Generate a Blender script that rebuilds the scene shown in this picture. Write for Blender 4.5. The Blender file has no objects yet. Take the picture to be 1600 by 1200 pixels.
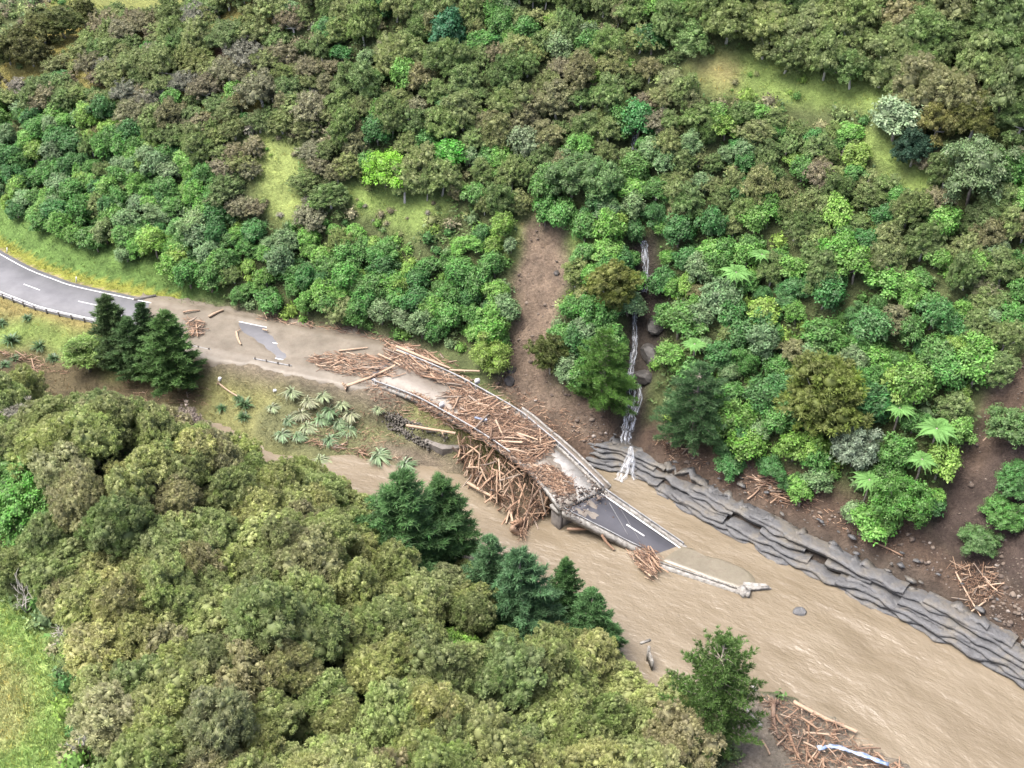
import bpy, math, random
import numpy as np
from mathutils import Vector, Matrix, Euler

# ------------------------------------------------------------------ camera, sky, sun, exposure
scene = bpy.context.scene
COL = scene.collection
H = 95.0
PITCH = math.radians(38.0)
FPX = 1716.0                      # focal length in pixels of the 1600 px wide photograph
cam = bpy.data.cameras.new("camera"); camo = bpy.data.objects.new("camera", cam); COL.objects.link(camo)
camo.location = (0, 0, H); camo.rotation_euler = (math.pi / 2 - PITCH, 0, 0)
cam.sensor_width = 36.0; cam.lens = 36.0 * FPX / 1600.0; cam.clip_end = 5000; cam.clip_start = 0.5
scene.camera = camo

SUN_EL, SUN_AZ = math.radians(68), math.radians(-100)     # azimuth from +y towards +x
world = bpy.data.worlds.new("World"); scene.world = world; world.use_nodes = True
wn = world.node_tree
sky = wn.nodes.new("ShaderNodeTexSky"); sky.sky_type = 'NISHITA'; sky.sun_disc = False
sky.sun_elevation = SUN_EL; sky.sun_rotation = SUN_AZ
sky.air_density = 0.35; sky.dust_density = 4.0; sky.ozone_density = 0.4
wn.links.new(sky.outputs[0], wn.nodes["Background"].inputs[0])
wn.nodes["Background"].inputs[1].default_value = 0.15
sl = bpy.data.lights.new("sun", 'SUN'); sl.energy = 1.5; sl.angle = math.radians(40); sl.color = (1.0, 0.975, 0.92)
slo = bpy.data.objects.new("sun", sl); COL.objects.link(slo)
sd = Vector((math.sin(SUN_AZ) * math.cos(SUN_EL), math.cos(SUN_AZ) * math.cos(SUN_EL), math.sin(SUN_EL)))
slo.rotation_euler = sd.to_track_quat('Z', 'Y').to_euler(); slo.location = (0, 0, 200)
scene.view_settings.view_transform = 'Standard'; scene.view_settings.look = 'None'
scene.view_settings.exposure = 2.22; scene.view_settings.gamma = 1.0
scene.view_settings.use_curve_mapping = False
scene.cycles.max_bounces = 6; scene.cycles.diffuse_bounces = 3; scene.cycles.transparent_max_bounces = 8
scene.cycles.transmission_bounces = 3; scene.cycles.glossy_bounces = 2

rng = np.random.default_rng(11); random.seed(11)

# ------------------------------------------------------------------ projection helpers (photo pixel <-> place)
CP, SP = math.cos(PITCH), math.sin(PITCH)
def ray(px, py):
    u = (px - 800) / FPX; v = (600 - py) / FPX
    return np.array([u, CP + v * SP, -SP + v * CP])
def P(px, py, z=0.0):
    d = ray(px, py); t = (z - H) / d[2]
    return np.array([0, 0, H]) + t * d
def proj(x, y, z):
    dep = y * CP - (z - H) * SP; up = y * SP + (z - H) * CP
    dep = np.maximum(dep, 1.0)
    return 800 + FPX * x / dep, 600 - FPX * up / dep
def inpoly(px, py, poly):
    px = np.asarray(px, float); py = np.asarray(py, float)
    r = np.zeros(px.shape, bool); n = len(poly); j = n - 1
    for i in range(n):
        xi, yi = poly[i]; xj, yj = poly[j]
        c = ((yi > py) != (yj > py)) & (px < (xj - xi) * (py - yi) / (yj - yi + 1e-12) + xi)
        r ^= c; j = i
    return r

# value noise
_NT = rng.random((256, 256))
def vnoise(x, y):
    x = np.asarray(x, float); y = np.asarray(y, float)
    xi = np.floor(x).astype(int); yi = np.floor(y).astype(int); fx = x - xi; fy = y - yi
    fx = fx * fx * (3 - 2 * fx); fy = fy * fy * (3 - 2 * fy)
    a = _NT[xi & 255, yi & 255]; b = _NT[(xi + 1) & 255, yi & 255]; c = _NT[xi & 255, (yi + 1) & 255]; d = _NT[(xi + 1) & 255, (yi + 1) & 255]
    return (a * (1 - fx) + b * fx) * (1 - fy) + (c * (1 - fx) + d * fx) * fy
def fbm(x, y, o=4):
    s = 0; a = 0.5; t = 0
    for i in range(o):
        s = s + a * vnoise(x * 2 ** i + 17.3 * i, y * 2 ** i + 5.1 * i); t += a; a *= 0.5
    return s / t

def polydist(x, y, pts):
    """distance to a polyline, signed (+ on the left), and arclength"""
    x = np.asarray(x, float); y = np.asarray(y, float)
    best = np.full(x.shape, 1e9); sg = np.zeros(x.shape); al = np.zeros(x.shape); s0 = 0
    for (ax, ay), (bx, by) in zip(pts[:-1], pts[1:]):
        dx, dy = bx - ax, by - ay; L = math.hypot(dx, dy)
        t = np.clip(((x - ax) * dx + (y - ay) * dy) / (L * L), 0, 1)
        d = np.hypot(x - ax - t * dx, y - ay - t * dy)
        m = d < best
        best = np.where(m, d, best); al = np.where(m, s0 + t * L, al)
        sg = np.where(m, np.sign((y - ay) * dx - (x - ax) * dy), sg); s0 += L
    return best * sg, al

def resample(pts, step):
    pts = np.asarray(pts, float); n = len(pts); out = []
    for i in range(n - 1):                                   # catmull-rom
        p0 = pts[max(i - 1, 0)]; p1 = pts[i]; p2 = pts[i + 1]; p3 = pts[min(i + 2, n - 1)]
        k = max(1, int(np.linalg.norm(p2 - p1) / step))
        for t in np.arange(k) / k:
            out.append(0.5 * (2 * p1 + (p2 - p0) * t + (2 * p0 - 5 * p1 + 4 * p2 - p3) * t * t + (3 * p1 - p0 - 3 * p2 + p3) * t ** 3))
    out.append(pts[-1]); return np.array(out)

# ------------------------------------------------------------------ node material helpers
def new_mat(name):
    m = bpy.data.materials.new(name); m.use_nodes = True
    nt = m.node_tree; nt.nodes.clear()
    out = nt.nodes.new("ShaderNodeOutputMaterial"); b = nt.nodes.new("ShaderNodeBsdfPrincipled")
    nt.links.new(b.outputs[0], out.inputs[0]); return m, nt, b, out
def N(nt, t, **kw):
    n = nt.nodes.new(t)
    for k, v in kw.items(): setattr(n, k, v)
    return n
def noise(nt, scale, vec=None, detail=4, rough=0.6):
    n = N(nt, "ShaderNodeTexNoise"); n.inputs["Scale"].default_value = scale; n.inputs["Detail"].default_value = detail
    n.inputs["Roughness"].default_value = rough
    if vec is not None: nt.links.new(vec, n.inputs["Vector"])
    return n.outputs["Fac"]
def ramp(nt, fac, stops):
    r = N(nt, "ShaderNodeValToRGB"); e = r.color_ramp.elements
    while len(e) > 1: e.remove(e[-1])
    e[0].position = stops[0][0]; e[0].color = (*stops[0][1], 1)
    for p, c in stops[1:]:
        x = e.new(p); x.color = (*c, 1)
    nt.links.new(fac, r.inputs[0]); return r.outputs[0]
def mix(nt, fac, a, b, mode='MIX'):
    m = N(nt, "ShaderNodeMix", data_type='RGBA', blend_type=mode)
    for s, v in ((m.inputs[0], fac), (m.inputs[6], a), (m.inputs[7], b)):
        if isinstance(v, (int, float)): s.default_value = v
        elif isinstance(v, tuple): s.default_value = (*v, 1)
        else: nt.links.new(v, s)
    return m.outputs[2]
def maprange(nt, v, a, b, c, d):
    m = N(nt, "ShaderNodeMapRange"); nt.links.new(v, m.inputs[0])
    for i, x in enumerate((a, b, c, d)): m.inputs[i + 1].default_value = x
    return m.outputs[0]
def bump(nt, h, strength, dist, bsdf):
    b = N(nt, "ShaderNodeBump"); b.inputs["Strength"].default_value = strength; b.inputs["Distance"].default_value = dist
    nt.links.new(h, b.inputs["Height"]); nt.links.new(b.outputs[0], bsdf.inputs["Normal"])
def pos(nt): return N(nt, "ShaderNodeNewGeometry").outputs["Position"]
def attr(nt, name, out="Fac"):
    a = N(nt, "ShaderNodeAttribute", attribute_name=name); return a.outputs[out]

def foliage_mat(name, rough=0.55, spec=0.3, trans=0.28, vlo=0.55, vhi=1.5, huespread=0.05):
    m, nt, b, out = new_mat(name)
    oc = N(nt, "ShaderNodeObjectInfo").outputs["Color"]
    v = attr(nt, "v"); w = attr(nt, "w")
    hs = N(nt, "ShaderNodeHueSaturation")
    nt.links.new(oc, hs.inputs["Color"])
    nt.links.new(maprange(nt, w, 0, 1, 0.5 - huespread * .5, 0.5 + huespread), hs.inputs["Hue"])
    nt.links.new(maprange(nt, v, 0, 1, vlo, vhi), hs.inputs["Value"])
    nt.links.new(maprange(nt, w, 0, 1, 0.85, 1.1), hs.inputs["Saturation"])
    c = hs.outputs[0]
    nt.links.new(c, b.inputs["Base Color"]); b.inputs["Roughness"].default_value = rough
    b.inputs["Specular IOR Level"].default_value = spec
    tr = N(nt, "ShaderNodeBsdfTranslucent"); ms = N(nt, "ShaderNodeMixShader"); ms.inputs[0].default_value = trans
    nt.links.new(c, tr.inputs[0]); nt.links.new(b.outputs[0], ms.inputs[1]); nt.links.new(tr.outputs[0], ms.inputs[2])
    nt.links.new(ms.outputs[0], out.inputs[0]); return m
M = {}
M['tea'] = foliage_mat('tea_tree_leaves', 0.6, 0.25, 0.4, 0.66, 1.4, 0.022)
M['broad'] = foliage_mat('broad_leaves', 0.5, 0.28, 0.4, 0.55, 1.5, 0.025)
M['needle'] = foliage_mat('pine_needles', 0.55, 0.25, 0.35, 0.55, 1.5, 0.02)
M['scrub'] = foliage_mat('scrub_leaves', 0.7, 0.2, 0.4, 0.55, 1.45, 0.025)
M['flax'] = foliage_mat('flax_leaves', 0.4, 0.45, 0.2, 0.55, 1.5, 0.03)

def simple(name, stops, scale, rough=0.8, bscale=None, bstr=0.4, bdist=0.05, spec=0.3, detail=6, stretch=None):
    m, nt, b, out = new_mat(name)
    vec = pos(nt)
    if stretch:
        mp = N(nt, "ShaderNodeMapping"); mp.inputs["Scale"].default_value = stretch
        tc = N(nt, "ShaderNodeTexCoord"); nt.links.new(tc.outputs["Object"], mp.inputs[0]); vec = mp.outputs[0]
    f = noise(nt, scale, vec, detail)
    nt.links.new(ramp(nt, f, stops), b.inputs["Base Color"]); b.inputs["Roughness"].default_value = rough
    b.inputs["Specular IOR Level"].default_value = spec
    bump(nt, noise(nt, bscale or scale * 3, vec, 5), bstr, bdist, b)
    return m
M['bark'] = simple('bark', [(0.3, (.10, .085, .07)), (0.7, (.27, .24, .20))], 3, .9, 8, .6, .03)
M['palebark'] = simple('pale_bark', [(0.3, (.25, .23, .20)), (0.7, (.48, .46, .41))], 3, .85, 8, .5, .03)
M['concrete'] = simple('weathered_concrete', [(0.3, (.07, .064, .055)), (0.48, (.17, .162, .148)), (0.7, (.28, .272, .255))], 2.2, .85, 6, .35, .03)
M['darkconcrete'] = simple('wet_concrete', [(0.3, (.07, .065, .06)), (0.7, (.17, .155, .14))], .9, .7, 5, .4, .04)
M['steel'] = simple('galvanised_steel', [(0.3, (.15, .15, .155)), (0.7, (.27, .275, .28))], 2.5, .45, 9, .1, .01, spec=.5)
M['post'] = simple('dark_post_wood', [(0.3, (.035, .03, .027)), (0.7, (.09, .08, .07))], 4, .9)
M['white'] = simple('white_paint', [(0.2, (.42, .41, .4)), (0.6, (.62, .62, .61))], 2.5, .55)
M['line'] = simple('road_paint', [(0.25, (.3, .3, .3)), (0.6, (.55, .55, .54))], 2.2, .7)
M['rock'] = simple('wet_rock', [(0.3, (.022, .021, .02)), (0.55, (.045, .042, .039)), (0.75, (.085, .08, .075))], 1.3, .55, 4, .7, .15)
M['gabion'] = simple('gabion_stone', [(0.3, (.045, .042, .036)), (0.7, (.115, .105, .09))], 1.5, .8, 4, .6, .08)
M['bluejunk'] = simple('blue_plastic', [(0.35, (.10, .15, .26)), (0.65, (.34, .37, .42))], 2.0, .5)

def asphalt(name, lo, hi):
    m, nt, b, out = new_mat(name); p = pos(nt)
    c = ramp(nt, noise(nt, .35, p, 5), [(0.35, lo), (0.65, hi)])
    c = mix(nt, maprange(nt, noise(nt, 14, p, 3), .3, .7, 0, .35), c, (lo[0] * .6, lo[1] * .6, lo[2] * .6))
    nt.links.new(c, b.inputs["Base Color"]); b.inputs["Roughness"].default_value = .75
    bump(nt, noise(nt, 22, p, 3), .35, .02, b); return m
M['asphalt'] = asphalt('asphalt', (.082, .083, .09), (.115, .116, .124))
M['newasphalt'] = asphalt('dark_asphalt', (.045, .046, .055), (.06, .061, .072))

def wood_mat():
    m, nt, b, out = new_mat('stripped_log_wood')
    oc = N(nt, "ShaderNodeObjectInfo").outputs["Color"]; tc = N(nt, "ShaderNodeTexCoord").outputs["Object"]
    mp = N(nt, "ShaderNodeMapping"); mp.inputs["Scale"].default_value = (9, 9, .7); nt.links.new(tc, mp.inputs[0])
    f = noise(nt, 1.6, mp.outputs[0], 5, .65)
    c = mix(nt, maprange(nt, f, .36, .66, .7, 0), oc, (.13, .075, .045))
    c = mix(nt, maprange(nt, noise(nt, .8, pos(nt), 3), .5, .75, 0, .5), c, (.22, .18, .135))
    nt.links.new(c, b.inputs["Base Color"]); b.inputs["Roughness"].default_value = .75
    bump(nt, f, .5, .05, b); return m
M['wood'] = wood_mat()
def chip_mat():
    m, nt, b, out = new_mat('wood_debris'); v = attr(nt, "v")
    c = ramp(nt, v, [(0, (.045, .028, .02)), (.3, (.105, .06, .038)), (.65, (.20, .12, .075)), (.9, (.32, .215, .14)), (1, (.40, .31, .23))])
    nt.links.new(c, b.inputs["Base Color"]); b.inputs["Roughness"].default_value = .8; return m
M['chips'] = chip_mat()
def rubble_mat():
    m, nt, b, out = new_mat('rubble'); c = ramp(nt, attr(nt, 'v'), [(0, (.03, .022, .018)), (.6, (.065, .045, .035)), (.9, (.12, .10, .085)), (1, (.28, .265, .245))]); nt.links.new(c, b.inputs['Base Color']); b.inputs['Roughness'].default_value = .85; return m
M['rubble'] = rubble_mat()
def clod_mat():
    m, nt, b, out = new_mat('soil_clods'); c = ramp(nt, attr(nt, 'v'), [(0, (.045, .034, .028)), (.5, (.085, .065, .05)), (.85, (.125, .10, .078)), (1, (.20, .18, .16))]); nt.links.new(c, b.inputs['Base Color']); b.inputs['Roughness'].default_value = .9; return m
M['clod'] = clod_mat()

def ground_mat():
    m, nt, b, out = new_mat('ground_cover'); p = pos(nt)
    c = attr(nt, "gcol", "Color"); soil = attr(nt, "soil"); grass = attr(nt, "grass")
    n1 = noise(nt, .45, p, 6, .65); n2 = noise(nt, 2.6, p, 5, .7); n3 = noise(nt, 9, p, 4, .7)
    c = mix(nt, 1.0, c, ramp(nt, n1, [(.3, (.62, .62, .62)), (.7, (1.3, 1.27, 1.22))]), 'MULTIPLY')
    c = mix(nt, 1.0, c, ramp(nt, n2, [(.3, (.7, .68, .66)), (.7, (1.28, 1.28, 1.28))]), 'MULTIPLY')
    # stony and rusty marks in bare soil
    st = maprange(nt, n3, .6, .7, 0, .55); mm = N(nt, "ShaderNodeMath", operation='MULTIPLY'); nt.links.new(st, mm.inputs[0]); nt.links.new(soil, mm.inputs[1])
    c = mix(nt, mm.outputs[0], c, (.18, .145, .115))
    m2 = N(nt, "ShaderNodeMath", operation='MULTIPLY'); nt.links.new(maprange(nt, noise(nt, 1.1, p, 5, .7), .55, .68, 0, .7), m2.inputs[0]); nt.links.new(soil, m2.inputs[1])
    c = mix(nt, m2.outputs[0], c, (.05, .036, .03))
    nt.links.new(c, b.inputs["Base Color"]); b.inputs["Roughness"].default_value = .9; b.inputs["Specular IOR Level"].default_value = .15
    h = N(nt, "ShaderNodeMath", operation='ADD'); nt.links.new(n2, h.inputs[0])
    m3 = N(nt, "ShaderNodeMath", operation='MULTIPLY'); nt.links.new(n3, m3.inputs[0]); m3.inputs[1].default_value = .45; nt.links.new(m3.outputs[0], h.inputs[1])
    bump(nt, h.outputs[0], 1.0, .5, b); return m
M['ground'] = ground_mat()

def silt_mat(name, a, c2, rough=.55):
    m, nt, b, out = new_mat(name); p = pos(nt)
    c = ramp(nt, noise(nt, .3, p, 6, .6), [(.3, a), (.7, c2)])
    c = mix(nt, maprange(nt, noise(nt, 1.7, p, 6, .7), .5, .72, 0, .55), c, (.075, .054, .04))
    nt.links.new(c, b.inputs["Base Color"]); b.inputs["Roughness"].default_value = rough
    bump(nt, noise(nt, 2.5, p, 6, .65), .4, .12, b); return m
M['silt'] = silt_mat('silt', (.08, .068, .05), (.142, .123, .095))
M['decksilt'] = silt_mat('deck_silt', (.105, .09, .073), (.165, .147, .124))
M['mark'] = simple('faint_scuff', [(.3, (.09, .09, .095)), (.7, (.16, .16, .165))], 2, .8)
M['palesilt'] = silt_mat('pale_silt', (.155, .15, .14), (.215, .21, .20))
M['wetsilt'] = silt_mat('wet_silt', (.108, .096, .07), (.14, .125, .093), .35)

def strata_mat():
    m, nt, b, out = new_mat('mudstone'); p = pos(nt)
    n1 = noise(nt, .35, p, 6, .65); n2 = noise(nt, 2.2, p, 6, .7)
    c = ramp(nt, n1, [(.3, (.042, .042, .043)), (.46, (.068, .07, .073)), (.6, (.095, .086, .07)), (.72, (.062, .072, .082))])
    c = mix(nt, maprange(nt, n2, .5, .72, 0, .8), c, (.035, .034, .033))
    c = mix(nt, maprange(nt, noise(nt, 5, p, 4, .7), .58, .75, 0, .6), c, (.13, .126, .118))
    nt.links.new(c, b.inputs["Base Color"]); b.inputs["Roughness"].default_value = .5
    bump(nt, n2, .9, .2, b); return m
M['strata'] = strata_mat()

def river_mat():
    m, nt, b, out = new_mat('muddy_river_water')
    uv = N(nt, "ShaderNodeUVMap", uv_map="flow").outputs[0]
    def st(sx, sy):
        mp = N(nt, "ShaderNodeMapping"); mp.inputs["Scale"].default_value = (sx, sy, 1); nt.links.new(uv, mp.inputs[0]); return mp.outputs[0]
    big = noise(nt, 1, st(.05, .11), 4, .55); n2 = noise(nt, 1, st(.14, .3), 5, .6); n3 = noise(nt, 1, st(.5, 1.0), 4, .6)
    c = ramp(nt, big, [(.3, (.108, .087, .058)), (.7, (.146, .121, .085))])
    c = mix(nt, maprange(nt, n2, .45, .75, 0, .4), c, (.17, .144, .105))
    fo = N(nt, "ShaderNodeMath", operation='MULTIPLY')
    nt.links.new(maprange(nt, noise(nt, 1, st(.22, .9), 6, .7), .6, .76, 0, .6), fo.inputs[0]); nt.links.new(maprange(nt, big, .45, .62, 0, 1), fo.inputs[1])
    c = mix(nt, fo.outputs[0], c, (.225, .20, .16))
    nt.links.new(c, b.inputs["Base Color"]); b.inputs["Roughness"].default_value = .32; b.inputs["Specular IOR Level"].default_value = .33
    a = N(nt, "ShaderNodeMath", operation='MULTIPLY_ADD'); nt.links.new(n3, a.inputs[0]); a.inputs[1].default_value = .3; nt.links.new(n2, a.inputs[2])
    bump(nt, a.outputs[0], .75, .7, b); return m
M['river'] = river_mat()
def fall_mat():
    m, nt, b, out = new_mat('falling_water')
    tc = N(nt, "ShaderNodeUVMap", uv_map="flow").outputs[0]
    mp = N(nt, "ShaderNodeMapping"); mp.inputs["Scale"].default_value = (.5, 5, 1); nt.links.new(tc, mp.inputs[0])
    f = noise(nt, 1.2, mp.outputs[0], 5, .7)
    nt.links.new(ramp(nt, f, [(.35, (.22, .235, .25)), (.65, (.52, .55, .59))]), b.inputs["Base Color"]); b.inputs["Roughness"].default_value = .3
    tr = N(nt, "ShaderNodeBsdfTransparent"); ms = N(nt, "ShaderNodeMixShader")
    nt.links.new(maprange(nt, f, .42, .64, .04, .8), ms.inputs[0]); nt.links.new(tr.outputs[0], ms.inputs[1]); nt.links.new(b.outputs[0], ms.inputs[2])
    nt.links.new(ms.outputs[0], out.inputs[0]); return m
M['fall'] = fall_mat()

# ------------------------------------------------------------------ mesh helpers
def mesh_np(name, verts, quads=None, tris=None, mat=None, attrs=None, smooth=False):
    me = bpy.data.meshes.new(name)
    verts = np.asarray(verts, np.float32)
    q = np.zeros((0, 4), np.int32) if quads is None or len(quads) == 0 else np.asarray(quads, np.int32)
    t = np.zeros((0, 3), np.int32) if tris is None or len(tris) == 0 else np.asarray(tris, np.int32)
    me.vertices.add(len(verts)); me.vertices.foreach_set("co", verts.ravel())
    loops = np.concatenate([q.ravel(), t.ravel()]); me.loops.add(len(loops)); me.loops.foreach_set("vertex_index", loops)
    starts = np.concatenate([np.arange(len(q)) * 4, len(q) * 4 + np.arange(len(t)) * 3]).astype(np.int32)
    me.polygons.add(len(starts)); me.polygons.foreach_set("loop_start", starts)
    me.polygons.foreach_set("loop_total", np.concatenate([np.full(len(q), 4), np.full(len(t), 3)]).astype(np.int32))
    if smooth: me.polygons.foreach_set("use_smooth", np.ones(len(starts), bool))
    me.update(calc_edges=True)
    for k, a in (attrs or {}).items():
        a = np.asarray(a, np.float32)
        if a.ndim == 2:
            at = me.attributes.new(k, 'FLOAT_COLOR', 'POINT'); at.data.foreach_set("color", np.concatenate([a, np.ones((len(a), 1), np.float32)], 1).ravel())
        else:
            at = me.attributes.new(k, 'FLOAT', 'POINT'); at.data.foreach_set("value", a)
    if mat: me.materials.append(mat)
    return me
def link(name, me, parent=None, loc=None, color=None):
    o = bpy.data.objects.new(name, me); COL.objects.link(o)
    if parent is not None: o.parent = parent
    if loc is not None: o.location = loc
    if color is not None: o.color = (*color, 1)
    return o
def tag(o, label=None, cat=None, group=None, kind=None):
    if label: o["label"] = label
    if cat: o["category"] = cat
    if group: o["group"] = group
    if kind: o["kind"] = kind
    return o
def empty(name, loc=(0, 0, 0)):
    o = bpy.data.objects.new(name, None); COL.objects.link(o); o.location = loc; o.empty_display_size = .5; return o

class MB:
    def __init__(s): s.v = []; s.q = []; s.t = []
    def box(s, c, size, rz=0.0, rot=None):
        R = rot if rot is not None else Matrix.Rotation(rz, 3, 'Z'); b = len(s.v); c = Vector(c)
        for sx in (-1, 1):
            for sy in (-1, 1):
                for sz in (-1, 1): s.v.append(tuple(c + R @ Vector((sx * size[0] / 2, sy * size[1] / 2, sz * size[2] / 2))))
        for f in ((0, 1, 3, 2), (4, 6, 7, 5), (0, 4, 5, 1), (2, 3, 7, 6), (0, 2, 6, 4), (1, 5, 7, 3)): s.q.append([b + i for i in f])
        return s
    def sweep(s, path, prof, closed=True, caps=True, jitter=0.0):
        """profile [(sideways, up)] carried along a path; sideways + is left of travel"""
        path = np.asarray(path, float); n = len(path); b = len(s.v); k = len(prof)
        for i in range(n):
            t = path[min(i + 1, n - 1)] - path[max(i - 1, 0)]; L = math.hypot(t[0], t[1]) or 1
            nx, ny = -t[1] / L, t[0] / L
            for (o, u) in prof:
                j = (random.random() - .5) * jitter
                s.v.append((path[i][0] + nx * (o + j), path[i][1] + ny * (o + j), path[i][2] + u + (random.random() - .5) * jitter * .6))
        m = k if closed else k - 1
        for i in range(n - 1):
            for j in range(m):
                a = b + i * k + j; c = b + i * k + (j + 1) % k
                s.q.append([a, a + k, c + k, c])
        if closed and caps and k == 4:
            s.q.append([b, b + 1, b + 2, b + 3]); e = b + (n - 1) * k; s.q.append([e + 3, e + 2, e + 1, e])
        return s
    def tube(s, path, radii, sides=6, cap=True):
        path = [Vector(p) for p in path]; b = len(s.v); n = len(path)
        for i in range(n):
            d = (path[min(i + 1, n - 1)] - path[max(i - 1, 0)]).normalized()
            a = d.orthogonal().normalized(); c = d.cross(a)
            for j in range(sides):
                th = 2 * math.pi * j / sides
                s.v.append(tuple(path[i] + (a * math.cos(th) + c * math.sin(th)) * radii[i]))
        for i in range(n - 1):
            for j in range(sides):
                a = b + i * sides + j; c = b + i * sides + (j + 1) % sides
                s.q.append([a, c, c + sides, a + sides])
        if cap:
            for e, flip in ((0, 1), (n - 1, 0)):
                s.v.append(tuple(path[e])); ci = len(s.v) - 1
                for j in range(sides):
                    p = b + e * sides + j; r = b + e * sides + (j + 1) % sides
                    s.t.append([ci, r, p] if flip else [ci, p, r])
        return s
    def mesh(s, name, mat, smooth=False): return mesh_np(name, s.v, s.q, s.t, mat, smooth=smooth)
    def build(s, name, mat, parent=None, smooth=False): return link(name, s.mesh(name, mat, smooth), parent)

# ------------------------------------------------------------------ the lie of the land
ROADC = [P(*p, 0) for p in ((0, 427), (60, 453), (100, 466), (200, 488), (300, 510), (400, 531), (500, 550), (560, 562), (610, 574))]
ROADC = [np.array([-128, 205, 0.]), np.array([-111, 178, 0.]), np.array([-97, 162.5, 0.])] + ROADC
ROADC = resample(ROADC, 1.2)
ROADXY = [(p[0], p[1]) for p in ROADC]

BASE = [(-190, 232, 2, 40, .5), (-150, 208, 2, 38, .55), (-115, 186, 1.8, 36, .58), (-87.5, 165.5, 1.5, 35, .62), (-69, 151.5, 1.2, 50, .67), (-49, 142.3, 1, 64, .72), (-36, 137.6, .8, 66, .73),
        (-19, 132, .8, 70, .74), (-6, 126.5, .8, 72, .75), (3, 121, .8, 72, .76), (10, 117.5, .4, 72, .78), (16.5, 115.5, -1.0, 72, .8), (22, 112, -1.2, 72, .8),
        (30, 106.5, -.8, 70, .8), (38.5, 101, -.6, 66, .8), (49.5, 93.5, -.2, 62, .8), (58.5, 84, 0, 58, .8), (70, 72, 0, 58, .78), (90, 52, 0, 55, .75), (125, 20, 0, 55, .75)]
WATER_Z = -6.0
WFAR = [P(500, 716, -6), P(560, 716, -6), P(620, 728, -6), P(690, 738, -6), np.array([-4, 109.6, -6]), np.array([2, 110.5, -6]), np.array([9, 111, -6]), P(972, 735, -6), P(1010, 752, -6),
        P(1080, 792, -6), P(1160, 832, -6), P(1280, 890, -6), P(1420, 960, -6), P(1600, 1056, -6), np.array([75, 60, -6]), np.array([110, 28, -6])]
WNEAR = [(-40, 103.5), (-26, 101.5), (-13, 96.5), (-4, 91), (6, 83.5), (14, 77), (22, 75.2), P(1300, 1120, -6)[:2], P(1420, 1195, -6)[:2], (50, 56), (75, 30), (100, 5)]
ctrl = []
def cadd(x, y, z): ctrl.append((float(x), float(y), float(z)))
def G(px, py, z, up=0):
    p = P(px, py, z + up); cadd(p[0], p[1], z)
for p in ROADC[::6]:
    cadd(*p)
for i, (x, y, z, Lc, s) in enumerate(BASE):
    a = BASE[max(i - 1, 0)]; c = BASE[min(i + 1, len(BASE) - 1)]
    tx, ty = c[0] - a[0], c[1] - a[1]; L = math.hypot(tx, ty); nx, ny = -ty / L, tx / L
    cadd(x, y, z)
    for f in (.18, .4, .65, .9): cadd(x + nx * Lc * f, y + ny * Lc * f, z + s * Lc * f * (1.03 if f < .5 else 1.0))
    top = z + s * Lc
    if x < -60:
        for d, zz in ((Lc * 1.06, top - .2), (Lc * 1.3, top - 5), (Lc * 1.8, top - 14), (Lc * 3.2, top - 20)): cadd(x + nx * d, y + ny * d, zz)
    else:
        for d, zz in ((Lc * 1.05, top + .8), (Lc * 1.35, top + 3), (Lc * 2.2, top + 4), (Lc * 3.5, top + 2)): cadd(x + nx * d, y + ny * d, zz)
wf = resample(WFAR, 5)
for i, p in enumerate(wf):
    cadd(p[0], p[1], -6)
    a = wf[max(i - 1, 0)]; c = wf[min(i + 1, len(wf) - 1)]; t = c - a; L = math.hypot(t[0], t[1])
    nx, ny = t[1] / L, -t[0] / L
    cadd(p[0] + nx * 3.5, p[1] + ny * 3.5, -8.3)
    if p[0] > 20: cadd(p[0] - nx * 4, p[1] - ny * 4, -4.2)
for p in WNEAR: cadd(p[0], p[1], -6)
for x, y in ((-50, 112), (-35, 108), (-20, 103), (-8, 101), (2, 96), (14, 91), (28, 84), (45, 70), (70, 45), (100, 15)): cadd(x, y, -8.8)
# the flats below the road
for a in ((30, 520, -2.2), (100, 540, -3), (180, 560, -3.6), (60, 570, -4.2), (320, 575, -2.0), (350, 610, -3.4), (420, 600, -2.4), (470, 590, -1.2), (400, 650, -4.2), (480, 650, -4.3), (560, 650, -4.2), (520, 690, -5.1), (600, 690, -4.9),
          (640, 700, -4.8), (560, 610, -1.8), (640, 640, -1.6), (690, 665, -1.5), (620, 665, -3.9), (680, 720, -5.4), (430, 690, -5.0)): G(*a)
# the near spur: crown tops are about 8 m above it
for a in ((-60, 585, 9), (0, 600, 8.5), (100, 615, 8.5), (200, 625, 8), (300, 650, 7), (400, 695, 5), (460, 725, 3.5), (530, 765, 1.5), (620, 815, -.5), (740, 890, -2.5), (880, 950, -4), (1000, 1040, -4.8), (1060, 1110, -4.8),
          (100, 800, 10.5), (300, 800, 10), (450, 850, 8), (300, 950, 10.5), (600, 950, 5), (500, 1100, 8.5), (750, 1050, 3), (800, 1180, 3.5), (950, 1150, -1.5), (100, 1000, 10.5), (200, 1150, 10.5)): G(a[0], a[1], a[2], 8)
for a in ((30, 1000, 9.8), (40, 1100, 10.2), (60, 1190, 10.6), (-100, 900, 9), (-100, 1150, 10.5), (200, 1320, 12), (600, 1320, 9)): G(*a)
for a in ((1180, 1120, -4.3), (1200, 1180, -4.0), (1260, 1180, -4.6), (1300, 1260, -4.2), (1330, 1180, -5.2), (1100, 1260, -3.2)): G(*a)
for x, y, z in ((-120, 60, 14), (0, 20, 14), (-60, 0, 18), (60, -20, 8), (-220, 60, 20), (-120, 140, -4), (-160, 110, 4), (-95, 120, 2), (-100, 145, -3.0), (0, -120, 30), (-200, -80, 30), (160, -80, 10)): cadd(x, y, z)
ctrl = np.array(ctrl)
keep = []
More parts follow.
